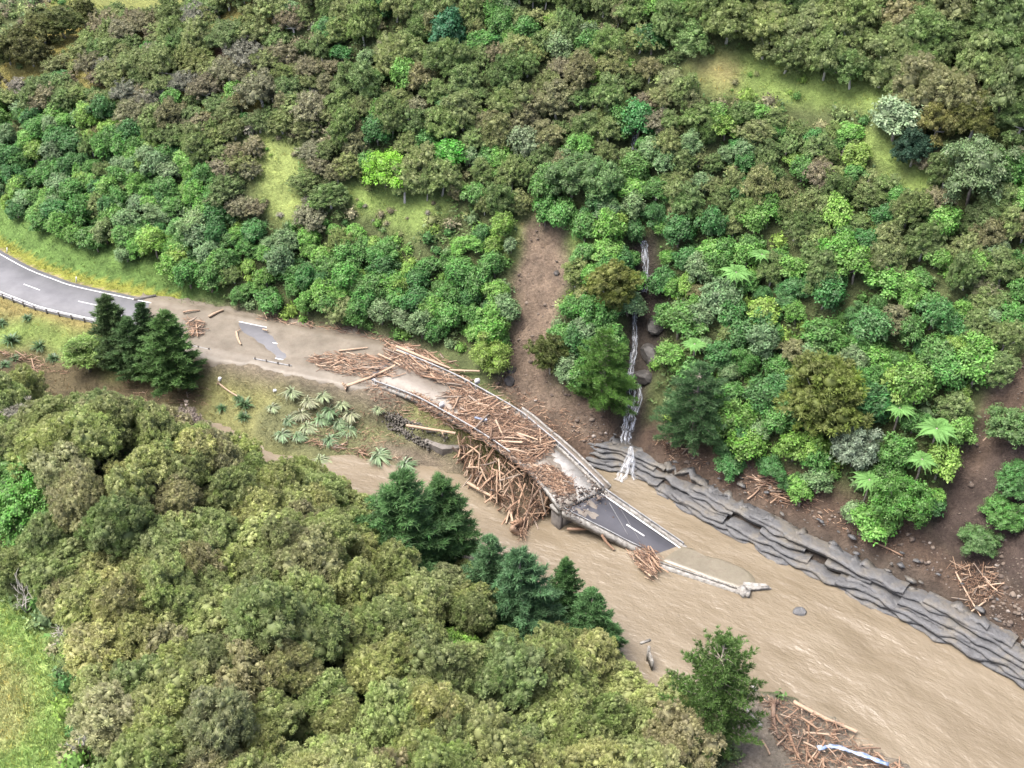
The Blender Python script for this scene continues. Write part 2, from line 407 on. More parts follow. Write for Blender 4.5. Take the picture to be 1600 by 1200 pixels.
for i in range(len(ctrl)):
    if all(np.hypot(*(ctrl[i, :2] - ctrl[j, :2])) > 1.2 for j in keep): keep.append(i)
ctrl = ctrl[keep]
def _tps(r2): return np.where(r2 > 1e-9, r2 * np.log(r2 + 1e-12), 0.0)
SC = 50.0
cx, cy = ctrl[:, 0] / SC, ctrl[:, 1] / SC; n = len(ctrl)
K = _tps((cx[:, None] - cx) ** 2 + (cy[:, None] - cy) ** 2) + np.eye(n) * 4e-4
Q = np.stack([np.ones(n), cx, cy], 1)
A = np.block([[K, Q], [Q.T, np.zeros((3, 3))]])
sol = np.linalg.solve(A, np.concatenate([ctrl[:, 2], np.zeros(3)]))
def tps(x, y):
    x = np.asarray(x, float).ravel() / SC; y = np.asarray(y, float).ravel() / SC; out = np.zeros(len(x))
    for a in range(0, len(x), 20000):
        xx, yy = x[a:a + 20000], y[a:a + 20000]
        k = _tps((xx[:, None] - cx) ** 2 + (yy[:, None] - cy) ** 2)
        out[a:a + 20000] = k @ sol[:n] + sol[n] + sol[n + 1] * xx + sol[n + 2] * yy
    return out
FS = 0.75
gx = np.concatenate([np.array([-1500, -900, -600, -400, -300, -240, -200, -175, -155]), np.arange(-140, 105, FS), np.array([118, 135, 160, 200, 260, 340, 500, 900, 1500])])
gy = np.concatenate([np.array([-600, -300, -150, -60, -20, 5, 20]), np.arange(32, 235, FS), np.array([245, 260, 280, 310, 360, 440, 600, 1000, 1600])])
GX, GY = np.meshgrid(gx, gy, indexing='ij')
cxx = np.clip(GX, -230, 190); cyy = np.clip(GY, -100, 330)
HT = tps(cxx, cyy).reshape(GX.shape)
HT += (np.hypot(GX - cxx, GY - cyy)) * .02
BXY = [(b[0], b[1]) for b in BASE]
dB, _ = polydist(GX, GY, BXY)
hillw = np.clip((dB - 1) / 6, 0, 1)
HT += hillw * ((fbm(GX * .09, GY * .09, 4) - .5) * 4.0 + (fbm(GX * .35, GY * .35, 3) - .5) * 1.2)
dR, sR = polydist(GX, GY, ROADXY)
HT += (1 - hillw) * np.clip((np.abs(dR) - 6) / 4, 0, 1) * (fbm(GX * .4, GY * .4, 3) - .5) * .9
HT = np.where((HT < -5.85) & (np.abs(dR) > 1), HT - .35, HT)
wr = np.clip((9.0 - np.abs(dR)) / 3.5, 0, 1); wr = wr * wr * (3 - 2 * wr)
HT = HT * (1 - wr) + (-.06) * wr

BRC = resample([P((a + c) / 2, (b + d) / 2, z) for a, b, c, d, z in ((620, 552, 582, 600, .10), (700, 586, 645, 623, .10), (746, 610, 691, 647, .05), (810, 647, 742, 676, -.05), (842, 673, 786, 705, -.25), (878, 703, 832, 740, -.8), (943, 766, 874, 794, -2.0))], 1)
bd_, bs_ = polydist(GX, GY, [(p[0], p[1]) for p in BRC]); bz_ = np.interp(bs_, np.concatenate([[0], np.cumsum(np.linalg.norm(np.diff(BRC[:, :2], axis=0), axis=1))]), BRC[:, 2])
wb = np.clip((5.6 - np.abs(bd_)) / 1.2, 0, 1); HT = HT * (1 - wb) + np.minimum(HT, bz_ - .35) * wb
def hz(x, y):
    x = np.asarray(x, float); y = np.asarray(y, float)
    i = np.clip(np.searchsorted(gx, x) - 1, 0, len(gx) - 2); j = np.clip(np.searchsorted(gy, y) - 1, 0, len(gy) - 2)
    fx = np.clip((x - gx[i]) / (gx[i + 1] - gx[i]), 0, 1); fy = np.clip((y - gy[j]) / (gy[j + 1] - gy[j]), 0, 1)
    return (HT[i, j] * (1 - fx) + HT[i + 1, j] * fx) * (1 - fy) + (HT[i, j + 1] * (1 - fx) + HT[i + 1, j + 1] * fx) * fy
def T(px, py, up=0.0):
    """the point of the ground seen at a photo pixel (of the ground raised by up, brought back down)"""
    d = ray(px, py); t = np.arange(35, 420, .4)
    X, Y, Z = d[0] * t, d[1] * t, H + d[2] * t
    below = Z < hz(X, Y) + up
    k = int(np.argmax(below)) if below.any() else len(t) - 1
    a, b = t[max(k - 1, 0)], t[k]
    for _ in range(14):
        m = (a + b) / 2
        if H + d[2] * m < float(hz(d[0] * m, d[1] * m)) + up: b = m
        else: a = m
    x, y = d[0] * b, d[1] * b
    return np.array([x, y, float(hz(x, y))])

# stream gully and landslide scars cut into the hill
GULLY_PX = [(985, 725), (975, 690), (985, 640), (992, 570), (1012, 490), (1010, 400), (1000, 320), (992, 220), (985, 120)]
GUL = [T(*p) for p in GULLY_PX]
gd, gs = polydist(GX, GY, [(p[0], p[1]) for p in GUL])
garc = np.concatenate([[0], np.cumsum([np.hypot(*(GUL[i + 1][:2] - GUL[i][:2])) for i in range(len(GUL) - 1)])])
gdep = np.interp(gs, garc, [.5, 1.4, 2.6, 4.0, 5.2, 4.2, 2.6, 2.6, 1.0])
gw = np.interp(gs, garc, [2.0, 2.2, 2.8, 3.6, 4.2, 3.6, 3.0, 2.6, 2.4])
HT -= gdep * np.exp(-(np.abs(gd) / gw) ** 2.6)
SLIP = [(812, 350), (838, 326), (872, 330), (888, 380), (884, 440), (868, 500), (858, 560), (880, 610), (930, 640), (945, 680), (900, 700), (830, 650), (770, 600), (790, 560), (795, 500), (805, 440), (812, 400)]
SLIP2 = [(1600, 545), (1560, 590), (1520, 660), (1490, 700), (1470, 770), (1440, 830), (1480, 860), (1560, 900), (1660, 960), (1700, 600)]
pxg, pyg = proj(GX, GY, HT)
nz1 = (fbm(GX * .5, GY * .5, 3) - .5) * 26; nz2 = (fbm(GX * .5 + 40, GY * .5 + 9, 3) - .5) * 26
def zone(poly): return inpoly(pxg + nz1, pyg + nz2, poly)
slipm = zone(SLIP) & (dB > -3); slip2m = zone(SLIP2) & (dB > -6)
def blur(a, k):
    a = a.astype(float)
    for _ in range(k): a = (a + np.roll(a, 1, 0) + np.roll(a, -1, 0) + np.roll(a, 1, 1) + np.roll(a, -1, 1)) / 5
    return a
sm = blur(slipm | slip2m, 3)
HT -= sm * (1.3 + (fbm(GX * .6, GY * .6, 3) - .5) * 1.8 + (np.abs(fbm(GX * .25, GY * .5 + 3, 3) - .5)) * 3 + (fbm(GX * .8, GY * .8, 2) - .5) * 1.1)

# ground cover colours
pxg, pyg = proj(GX, GY, HT)
col = np.zeros(GX.shape + (3,)); soil = np.zeros(GX.shape); grass = np.zeros(GX.shape)
FLOOR = np.array([.075, .095, .04])
col[:] = FLOOR
def paint(mask, c, soilv=0.0, grassv=0.0, soft=2):
    w = blur(mask, soft)[..., None]
    col[:] = col * (1 - w) + np.array(c) * w
    soil[:] = soil * (1 - w[..., 0]) + soilv * w[..., 0]; grass[:] = grass * (1 - w[..., 0]) + grassv * w[..., 0]
RC = resample([(-150, 122), (-90, 118), (-50, 112), (-20, 103.5), (2, 98), (20, 90), (40, 76), (62, 55), (85, 30), (110, 0), (150, -50)], 2)
near = polydist(GX, GY, [tuple(p) for p in RC])[0] < 0
GREEN = (.17, .24, .072); DRY = (.28, .265, .115); LUSH = (.095, .165, .045); YEL = (.19, .21, .045)
CLEAR = [[(405, 195), (450, 190), (470, 260), (480, 330), (450, 350), (400, 320)], [(520, 290), (580, 285), (700, 300), (700, 340), (640, 370), (560, 330)], [(1070, 95), (1150, 80), (1290, 110), (1390, 140), (1370, 170), (1260, 165), (1120, 140), (1080, 130)],
         [(1340, 190), (1420, 230), (1410, 290), (1350, 240)], [(1450, 230), (1500, 260), (1480, 330), (1400, 360), (1340, 340), (1400, 300)], [(1320, 330), (1470, 360), (1480, 400), (1400, 380), (1300, 360)],
         [(780, 350), (830, 330), (815, 400), (790, 420)], [(885, 340), (930, 380), (920, 420), (890, 400)], [(820, 30), (900, 40), (880, 80), (820, 70)], [(800, 180), (840, 190), (820, 210)], [(1520, 160), (1600, 180), (1600, 210), (1530, 215)],
         [(1535, 540), (1600, 520), (1600, 560), (1550, 600)], [(400, 60), (450, 60), (470, 100), (400, 110)]]
for c in CLEAR[:1]: paint(zone(c), (.215, .27, .09), 0, 1)
for c in CLEAR[1:]: paint(zone(c), GREEN, 0, 1)
paint(zone([(1075, 95), (1130, 85), (1170, 110), (1150, 140), (1085, 125)]), DRY, 0, 1)
paint(zone([(0, 95), (60, 40), (180, -10), (250, 0), (120, 70), (0, 140)]), (.30, .27, .09), 0, 1)
paint((dB > 0) & (GX < -40) & zone([(0, 130), (120, 70), (330, -40), (520, 0), (500, 130), (380, 190), (200, 170), (0, 170)]), (.16, .15, .05), 0, .7)
beyondL = (GX < -70) & (dB > np.interp(GX, [-190, -87, -69], [40, 37, 53])); paint(beyondL & (pxg < 75), (.33, .27, .18), 0, .3); paint(beyondL & (pxg >= 75), (.17, .19, .06), 0, 1)
beyondR = (GX > 40) & (dB > 62); paint(beyondR, (.22, .34, .07), 0, 1)
verge = (dR > 0) & (dR < 12) & (dB < 4) & (GX < -44); paint(verge, LUSH, 0, 1, 1)
paint((dR > 3.9) & (dR < 6.4) & (GX < -52), YEL, 0, 1, 0); paint((dR > 3.2) & (dR < 4.3) & (GX < -52), (.27, .22, .15), 0, 0, 0)
paint(zone([(560, 598), (640, 612), (770, 690), (700, 672), (590, 645)]), (.12, .095, .07), .7, 0, 1)
flats = (dR < 0) & (dB < 1) & (~near) & (GX < 4); paint(flats, (.155, .165, .07), 0, .8, 2)
paint((dR < -3.4) & (dR > -7) & (GX < -52), (.20, .175, .07), 0, 1, 1)
paint(flats & zone([(-50, 510), (60, 500), (140, 520), (140, 560), (60, 540), (-50, 540)]), GREEN, 0, 1)
paint(flats & zone([(-50, 545), (140, 560), (170, 590), (330, 600), (330, 640), (-50, 640)]), (.10, .085, .05), .4, .5)
paint(flats & zone([(290, 556), (480, 575), (480, 640), (420, 690), (330, 640)]), (.195, .20, .085), 0, 1)
paint(flats & zone([(400, 640), (480, 600), (600, 600), (660, 660), (720, 700), (730, 750), (600, 730), (480, 725), (400, 690)]), (.13, .14, .07), .3, .8)
paint(flats & zone([(560, 690), (660, 690), (740, 725), (740, 750), (640, 750)]), (.15, .128, .098), .3, 0)
paint((np.abs(dR) < 7.5) & (dR < 6.2) & (GX > -50) & (GX < 2), (.15, .13, .10), .4, 0, 2)
paint((dB > -14) & (dB < 1.0) & (GX > 0) & (~near) & (GY > 20), (.088, .064, .049), 1, 0, 2)
paint((dB > -14) & (dB < -3.2) & (GX > 12) & (~near) & (GY > 20), (.07, .058, .048), .6, 0, 2)
paint(slipm, (.15, .117, .09), 1, 0, 2); paint(slip2m, (.062, .048, .042), 1, 0, 2)
paint(zone([(1560, 560), (1620, 540), (1640, 640), (1560, 700), (1500, 760), (1520, 690)]) & slip2m, (.12, .088, .067), 1, 0, 2)
paint((np.abs(gd) < gw * (.35 + .7 * fbm(GX * .3, GY * .3, 3))) & (gs > 2) & (gs < garc[5] + 4), (.05, .043, .037), .8, 0, 1)
paint(zone([(1270, 230), (1300, 225), (1300, 255), (1275, 260)]), (.16, .085, .06), 1, 0, 1); paint(zone([(340, 60), (365, 65), (355, 95), (335, 90)]), (.16, .09, .07), 1, 0, 1)
paint(near & zone([(-300, 880), (20, 930), (75, 990), (105, 1080), (130, 1300), (-300, 1300)]), (.22, .325, .10), 0, 1, 2)
paint(near & zone([(-300, 960), (15, 1010), (50, 1060), (60, 1130), (20, 1180), (-300, 1160)]), (.31, .335, .14), 0, 1, 3)
paint(near & zone([(1140, 1080), (1200, 1080), (1300, 1120), (1440, 1200), (1440, 1300), (1140, 1300)]), (.19, .17, .14), .4, 0, 1)

ci, cj = GX.shape
idx = np.arange(ci * cj).reshape(ci, cj)
quads = np.stack([idx[:-1, :-1], idx[1:, :-1], idx[1:, 1:], idx[:-1, 1:]], -1).reshape(-1, 4)
terrain_me = mesh_np('terrain', np.stack([GX, GY, HT], -1).reshape(-1, 3), quads, None, M['ground'],
                     {'gcol': col.reshape(-1, 3), 'soil': soil.ravel(), 'grass': grass.ravel()}, smooth=True)
tag(link('terrain', terrain_me), kind='structure')
def gcol_at(x, y):
    i = np.clip(np.searchsorted(gx, x), 0, len(gx) - 1); j = np.clip(np.searchsorted(gy, y), 0, len(gy) - 1); return col[i, j], grass[i, j], soil[i, j]

# ------------------------------------------------------------------ river
rx = np.arange(-150, 150, .6); ry = np.arange(-40, 128, .6)
RX, RY = np.meshgrid(rx, ry, indexing='ij')
rd, rs = polydist(RX, RY, [tuple(p) for p in RC])
wave = (fbm(rs * .3, rd * .55, 4) - .5) * (.55 + .0 * np.exp(-((RX - 38) ** 2 + (RY - 72) ** 2) / 260.0)) + (fbm(rs * .08 + 9, rd * .2, 3) - .5) * .5
calm = 1 - .9 * np.exp(-((RX - 24.5) ** 2 + (RY - 92.5) ** 2) / 46.0)                   # slack water over the sunken span
RZ = WATER_Z + wave * np.clip(fbm(RX * .05 + 3, RY * .05, 2) * 1.6, .35, 1.2) * .8 * calm
okc = np.abs(rd) < 27
ii = np.arange(RX.size).reshape(RX.shape)
rq = np.stack([ii[:-1, :-1], ii[1:, :-1], ii[1:, 1:], ii[:-1, 1:]], -1).reshape(-1, 4)
rq = rq[(okc[:-1, :-1] & okc[1:, 1:]).ravel()]
used = np.unique(rq); remap = np.full(RX.size, -1); remap[used] = np.arange(len(used))
rv = np.stack([RX, RY, RZ], -1).reshape(-1, 3)[used]; rq = remap[rq]
rme = mesh_np('river', rv, rq, None, M['river'], smooth=True)
uvl = rme.uv_layers.new(name="flow"); fl = np.stack([rs.ravel()[used], rd.ravel()[used]], 1)
uvl.data.foreach_set("uv", fl[rq.ravel()].astype(np.float32).ravel())
tag(link('river', rme), kind='structure')

# ------------------------------------------------------------------ road, markings, guard rail, silt
mb = MB(); mb.sweep(ROADC, [(4.15, -.12), (4.1, .03), (0, .09), (-4.1, .03), (-4.15, -.12)], closed=False)
road = tag(mb.build('road', M['asphalt']), kind='structure')
def offs(path, o, up=0.0):
    path = np.asarray(path, float); out = []
    for i in range(len(path)):
        t = path[min(i + 1, len(path) - 1)] - path[max(i - 1, 0)]; L = math.hypot(t[0], t[1])
        out.append((path[i][0] - t[1] / L * o, path[i][1] + t[0] / L * o, path[i][2] + up))
    return np.array(out)
for o in (3.35, -3.35):
    mb = MB(); mb.sweep(offs(ROADC, o), [(.09, .05), (.09, .066), (-.09, .066), (-.09, .05)]); mb.build('edge_line', M['line'], road)
s0 = np.concatenate([[0], np.cumsum(np.linalg.norm(np.diff(ROADC, axis=0), axis=1))])
def along(s): return np.array([np.interp(s, s0, ROADC[:, k]) for k in range(3)])
def s_of(p): return float(polydist(np.array([p[0]]), np.array([p[1]]), ROADXY)[1][0])
sd0 = s_of(P(37.5, 444.7))
for k in range(-3, 7):
    a = sd0 + k * 11.3
    if 0 < a and a + 3.6 < s0[-1]:
        mb = MB(); mb.sweep([along(a + j * .6) for j in range(7)], [(.08, .07), (.08, .1), (-.08, .1), (-.08, .07)]); mb.build('centre_dash', M['line'], road)

def guardrail(name, path, label, post_step=2.0, lo=.35, mat='steel', post='post', group=None, lean=0.0):
    path = resample(path, .8); r = empty(name, tuple(path[0])); inv = Matrix.Translation(-Vector(path[0]))
    mb = MB(); mb.sweep(path, [(.05, lo), (.10, lo + .08), (.05, lo + .16), (.10, lo + .24), (.05, lo + .32), (-.02, lo + .32), (-.02, lo)], closed=True)
    o = mb.build('rail', M[mat], r); o.matrix_parent_inverse = inv
    L = np.concatenate([[0], np.cumsum(np.linalg.norm(np.diff(path, axis=0), axis=1))]); me = MB().box((0, 0, 0), (.2, .2, 1.25)).mesh('post', M[post])
    for s in np.arange(.3, L[-1], post_step):
        p = [np.interp(s, L, path[:, k]) for k in range(3)]
        q = link('post', me, r); q.matrix_parent_inverse = inv; q.location = (p[0], p[1], p[2] + .2 + random.uniform(-.03, .03)); q.rotation_euler = (random.uniform(-.05, .05), random.uniform(-.05, .05), random.random())
    return tag(r, label, 'guard rail', group)
gp = [along(s) for s in np.arange(20, s_of(P(215, 515)), 2.0)]
guardrail('guard_rail', offs(gp, -4.35), 'long guard rail on dark posts along the grey road at the left', 2.3)
guardrail('guard_rail', offs([along(s) for s in np.arange(s_of(P(280, 530)), s_of(P(352, 540)), 1.5)], -4.5, -.42), 'low guard rail half buried in silt, right of the dark pines', 1.8)
guardrail('guard_rail', offs([along(s) for s in np.arange(s_of(P(405, 552)), s_of(P(470, 560)), 1.5)], -4.6, -.3), 'short bent guard rail left of the driftwood on the road', 1.8)

# silt lying on the road and the bridge approach: bare asphalt shows where the silt dips below the road
sx = np.arange(-58, 4, .3); sy = np.arange(108, 150, .3)
SX, SY = np.meshgrid(sx, sy, indexing='ij')
sdR, ssR = polydist(SX, SY, ROADXY)
spx, spy = proj(SX, SY, np.zeros_like(SX))
amt = np.clip((spx - 232) / 40, -1, 1) * .12 + .02 + (fbm(SX * .18, SY * .18, 4) - .5) * .22
hole = inpoly(spx + (fbm(SX * .7, SY * .7, 3) - .5) * 16, spy, [(362, 497), (410, 508), (432, 530), (446, 560), (436, 566), (418, 545), (400, 528), (380, 520)])
amt -= blur(hole, 4) * .22
amt += np.clip((np.abs(sdR) - 3.2) / 2.0, 0, 1) * .16
amt -= np.clip((np.abs(sdR) - 5.6 - 2.2 * (fbm(SX * .3 + 5, SY * .3, 3) - .5)) / 1.5, 0, 1) * .9
amt -= np.clip((ssR - (s0[-1] - 3)) / 3, 0, 1) * .3
amt += (fbm(SX * 1.2, SY * 1.2, 3) - .5) * .07
_w = np.clip((np.abs(sdR) - 4.0) / 1.2, 0, 1); SZ = (1 - _w) * (.06 + amt) + _w * (hz(SX, SY) + np.clip(amt, -.4, .12))
ii = np.arange(SX.size).reshape(SX.shape); m_ = np.abs(sdR) < 8.4
sq = np.stack([ii[:-1, :-1], ii[1:, :-1], ii[1:, 1:], ii[:-1, 1:]], -1).reshape(-1, 4)[(m_[:-1, :-1] & m_[1:, 1:]).ravel()]
tag(link('silt', mesh_np('silt', np.stack([SX, SY, SZ], -1).reshape(-1, 3), sq, None, M['silt'], smooth=True)), 'grey brown silt spread over the road', 'silt', kind='stuff')

# ------------------------------------------------------------------ the broken bridge
def ribbon(L, R, thick, name, mat, parent=None, inset=0.0, up=0.0):
    L = np.asarray(L, float); R = np.asarray(R, float); d = (R - L) / np.linalg.norm(R - L, axis=1)[:, None]
    L = L + d * inset; R = R - d * inset; n = len(L); v = []; q = []
    for i in range(n):
        for p, dz in ((L[i], up), (R[i], up), (R[i], up - thick), (L[i], up - thick)): v.append((p[0], p[1], p[2] + dz))
    for i in range(n - 1):
        for j in range(4):
            a = i * 4 + j; c = i * 4 + (j + 1) % 4; q.append([a, c, c + 4, a + 4])
    q.append([3, 2, 1, 0]); e = (n - 1) * 4; q.append([e, e + 1, e + 2, e + 3])
    return link(name, mesh_np(name, v, q, None, mat), parent)
def strip_pts(path, n): 
    path = np.asarray(path, float); L = np.concatenate([[0], np.cumsum(np.linalg.norm(np.diff(path, axis=0), axis=1))])
    return np.stack([np.interp(np.linspace(0, L[-1], n), L, path[:, k]) for k in range(3)], 1)
STN = [(620, 552, 582, 600, .10), (700, 586, 645, 623, .10), (746, 610, 691, 647, .05), (810, 647, 742, 676, -.05), (842, 673, 786, 705, -.25), (878, 703, 832, 740, -.8), (943, 766, 874, 794, -2.0)]
FE = strip_pts(resample([P(a, b, z) for a, b, c, d, z in STN], 1), 28); NE = strip_pts(resample([P(c, d, z) for a, b, c, d, z in STN], 1), 28)
def rails(edge, root, side, lo=0.55, step=2.0, mat='steel', h=.3, pm='steel', pn='rail_post'):
    mb = MB(); mb.sweep(edge, [(.04, lo), (.10, lo + h * .3), (.04, lo + h * .5), (.10, lo + h * .75), (.04, lo + h), (-.04, lo + h), (-.04, lo)]); mb.build('rail', M[mat], root)
    L = np.concatenate([[0], np.cumsum(np.linalg.norm(np.diff(edge, axis=0), axis=1))]); me = MB().box((0, 0, 0), (.14, .14, lo + h)).mesh('rail_post', M[pm])
    for s_ in np.arange(.5, L[-1], step):
        p = [np.interp(s_, L, edge[:, k]) for k in range(3)]; o = link(pn, me, root); o.location = (p[0], p[1], p[2] + (lo + h) / 2 - .02); o.rotation_euler = (random.uniform(-.06, .06), random.uniform(-.06, .06), .6)
br = empty('road_bridge'); tag(br, 'standing end of the broken road bridge, its deck buried in driftwood', 'bridge')
ribbon(FE, NE, .75, 'deck', M['concrete'], br)
ribbon(FE, NE, .05, 'road_surface', M['decksilt'], br, .3, .045)
for e, sg in ((FE, -1), (NE, 1)):
    mb = MB(); mb.sweep(e, [(.15, -.5), (.15, .2), (-.15, .2), (-.15, -.5)], jitter=.06); mb.build('kerb', M['concrete'], br)
rails(FE, br, 1); rails(NE[:20], br, -1)
for k in range(3):
    f = (.2, .5, .8)[k]; g = FE[9:] * (1 - f) + NE[9:] * f
    mb = MB(); mb.sweep(g, [(.3, -1.7), (.3, -.75), (-.3, -.75), (-.3, -1.7)]); mb.build('girder', M['darkconcrete'], br)
fo_ = offs(FE[15:], 1.25, -.1); fi_ = offs(FE[15:], .3, -.1)
ribbon(fo_, fi_, .3, 'footway', M['decksilt'], br); mb = MB(); mb.sweep(fo_, [(.09, -.2), (.09, .3), (-.09, .3), (-.09, -.2)], jitter=.05); mb.build('footway_kerb', M['concrete'], br)
pl_ = np.array([FE[i] * (1 - f) + NE[i] * f for i, f in ((21, .12), (22, .09), (23, .08), (24, .07), (25, .08), (26, .09), (27, .1))]); pr_ = np.array([FE[i] * (1 - f) + NE[i] * f for i, f in ((21, .2), (22, .38), (23, .34), (24, .5), (25, .55), (26, .5), (27, .6))])
ribbon(resample(pl_, .3), resample(pl_, .3) * 0 + strip_pts(resample(pr_, .3), len(resample(pl_, .3))) + np.random.default_rng(3).normal(0, .12, resample(pl_, .3).shape) * np.array([1, 1, 0]), .03, 'pale_patch', M['palesilt'], br, 0, .085)
def bdir(i): 
    t = FE[i] - FE[i - 2]; return math.atan2(t[1], t[0])
# pier under the broken joint
pc = (FE[-2] + NE[-2]) / 2; rzp = bdir(-1)
pier = MB().box((pc[0], pc[1], -5.6), (1.3, 6.4, 5.8), rzp).build('pier', M['darkconcrete'], br)
for k in range(4):
    o = (k - 1.5) * 1.9; c, s_ = math.cos(rzp + math.pi / 2), math.sin(rzp + math.pi / 2)
    MB().box((pc[0] + c * o - .05, pc[1] + s_ * o, -5.5), (1.62, .62, 5.6), rzp).build('pier_rib', M['darkconcrete'], pier)
MB().box((pc[0], pc[1], -2.95), (1.7, 6.9, .7), rzp).build('pier_cap', M['concrete'], pier)
# abutment block with wing wall
def block(pts_top, zt, zb, name, mat, parent=None):
    b = [(p[0], p[1]) for p in pts_top]; k = len(b); v = [(x, y, zt) for x, y in b] + [(x, y, zb) for x, y in b]
    q = [[i, (i + 1) % k, k + (i + 1) % k, k + i][::-1] for i in range(k)]; me = bpy.data.meshes.new(name); me.from_pydata(v, [], [list(range(k))] + q); me.materials.append(mat); me.update()
    return link(name, me, parent)
ab = [P(662, 689, -3.4), P(691, 702, -3.4), P(728, 699, -3.4), P(755, 690, -3.4), P(720, 660, -3.4), P(690, 664, -3.4)]
block(ab, -3.4, -7.5, 'abutment', M['darkconcrete'], br)
for p in ((746, 597, 'far'), (691, 634, 'near')):
    q = P(p[0], p[1] + 8, .05); w = empty('bridge_marker', tuple(q))
    MB().box((0, 0, .5), (.12, .12, 1.0)).build('post', M['steel'], w); MB().box((0, -.08, 1.05), (.75, .08, .8), .35).build('panel', M['white'], w)
    MB().box((.02, -.06, 1.5), (.55, .1, .16), .35).build('top_strip', M['white'], w)
    tag(w, 'white bridge end marker on the %s rail %s' % (p[2], 'beside the muddy hillside' if p[2] == 'far' else 'above the wood covered bank'), 'marker')

# tilted span running down into the river
TA, TB, TC, TD = P(945, 769, -2.25), P(879, 799, -2.45), P(1012, 867, -6.02), P(1062, 850, -6.0)      # far top, near top, near water, far water
def tilt(u, v): return (TA * (1 - u) + TB * u) * (1 - v) + (TD * (1 - u) + TC * u) * v                # u far..near, v down
tn = np.cross(TD - TA, TB - TA); tn = tn / np.linalg.norm(tn); tn = tn if tn[2] > 0 else -tn
def nrm3(a): return a / np.linalg.norm(a)
def on_tilt(px, py):
    d = ray(px, py); t = np.dot(TA - np.array([0, 0, H]), tn) / np.dot(d, tn); return np.array([0, 0, H]) + d * t
ts = empty('fallen_bridge_span'); tag(ts, 'fallen bridge span with dark asphalt sloping down into the river', 'bridge span')
fe2 = np.array([tilt(0, v) for v in np.linspace(0, 1.3, 16)]); ne2 = np.array([tilt(1, v) for v in np.linspace(0, 1.3, 16)])
ribbon(fe2, ne2, .7, 'deck', M['concrete'], ts); ribbon(fe2, ne2, .05, 'road_surface', M['newasphalt'], ts, .55, .045)
for e, w in ((fe2, 1), (ne2, -1)):
    mb = MB(); mb.sweep(e, [(.2, -.8), (.2, .28), (-.2, .28), (-.2, -.8)], jitter=.1); mb.build('kerb', M['concrete'], ts)
mb = MB(); mb.sweep(fe2 + np.array([-.45, -.35, 0]), [(.07, .02), (.07, .16), (-.07, .16), (-.07, .02)], jitter=.03); mb.build('kerb_strip', M['white'], ts)
rails(fe2[:13] + np.array([.1, .08, .2]), ts, 1, .15, 1.6, h=.22)
mb = MB(); mb.sweep(ne2[:12] + np.array([.25, .2, .34]), [(.05, 0), (.05, .14), (-.05, .14), (-.05, 0)], jitter=.12); mb.build('broken_rail', M['steel'], ts)
for a, b, w, nm in (((979, 820), (1007, 838), .11, 'centre_dash'), ((952, 786), (981, 836), .05, 'tyre_mark'), ((964, 786), (1000, 846), .03, 'tyre_mark')):
    p, q = on_tilt(*a), on_tilt(*b); mb = MB(); mb.sweep([p + (q - p) * f for f in np.linspace(0, 1, 8)], [(w, .05), (w, .075), (-w, .075), (-w, .05)]); mb.build(nm, M['line' if 'dash' in nm else 'mark'], ts)
for f in (.2, .5, .8):
    g = np.array([tilt(f, v) for v in np.linspace(0.02, 1.2, 8)]); mb = MB(); mb.sweep(g, [(.28, -1.6), (.28, -.7), (-.28, -.7), (-.28, -1.6)]); mb.build('girder', M['darkconcrete'], ts)

sm_ = np.random.default_rng(21); 
for k in range(4):
    u0, v0_ = sm_.uniform(.15, .85), abs(sm_.normal(0, .12)) + .02; n_ = 11; rr0 = sm_.uniform(.25, .8); c_ = tilt(u0, v0_) + tn * .062; ex = nrm3(TD - TA); ey = nrm3(TB - TA)
    vs = [tuple(c_ + tn * .02)] + [tuple(c_ + (ex * math.cos(j * 6.283 / n_) * 1.7 + ey * math.sin(j * 6.283 / n_) * .8) * rr0 * sm_.uniform(.5, 1.2)) for j in range(n_)]
    link('mud_patch', mesh_np('mud_patch', vs, None, [[0, 1 + j, 1 + (j + 1) % n_] for j in range(n_)], M['decksilt']), ts)
# sunken span: one parapet and the silted deck at water level
su = empty('sunken_bridge_span'); tag(su, 'sunken bridge span at water level with one pale parapet and silt on its deck', 'bridge span')
na, nb, nc = P(1030, 882, -5.75), P(1158, 925, -5.85), P(1205, 921, -5.95)
dk = [P(*p, -5.93) for p in ((1026, 874), (1060, 850), (1083, 858), (1100, 867), (1122, 871), (1150, 881), (1176, 894), (1187, 907), (1188, 914), (1160, 922))]
kc = np.mean(dk, axis=0); kv = []; kq = []; kt = []
ring = resample(dk + [dk[0]], .7)[:-1]; nr = len(ring); RN = 7
for r in range(RN + 1):
    f = 1 - r / (RN + .3)
    for p in ring:
        q = kc + (p - kc) * f; kv.append((q[0], q[1], -6.35 if r == 0 else -5.93 + .03 * (1 - f) + (random.random() - .5) * .012))
for r in range(RN):
    for i in range(nr): kq.append([r * nr + i, r * nr + (i + 1) % nr, (r + 1) * nr + (i + 1) % nr, (r + 1) * nr + i])
kv.append((kc[0], kc[1], -5.9)); kt = [[RN * nr + i, RN * nr + (i + 1) % nr, len(kv) - 1] for i in range(nr)]
link('silted_deck', mesh_np('silted_deck', kv, kq, kt, M['wetsilt'], smooth=True), su)
pp = strip_pts([na, nb], 26)
mb = MB(); mb.sweep(pp, [(.32, -.9), (.32, .18), (-.32, .18), (-.32, -.9)], jitter=.05); mb.build('parapet', M['concrete'], su)
mb = MB(); mb.sweep(pp + np.array([.03, .1, 0]), [(.07, .18), (.07, .44), (-.07, .44), (-.07, .18)], jitter=.03); mb.build('top_rail', M['concrete'], su)
MB().box((nb[0] + .2, nb[1] - .1, nb[2] + .05), (1.0, 1.2, 1.1), .5).build('end_block', M['concrete'], su)
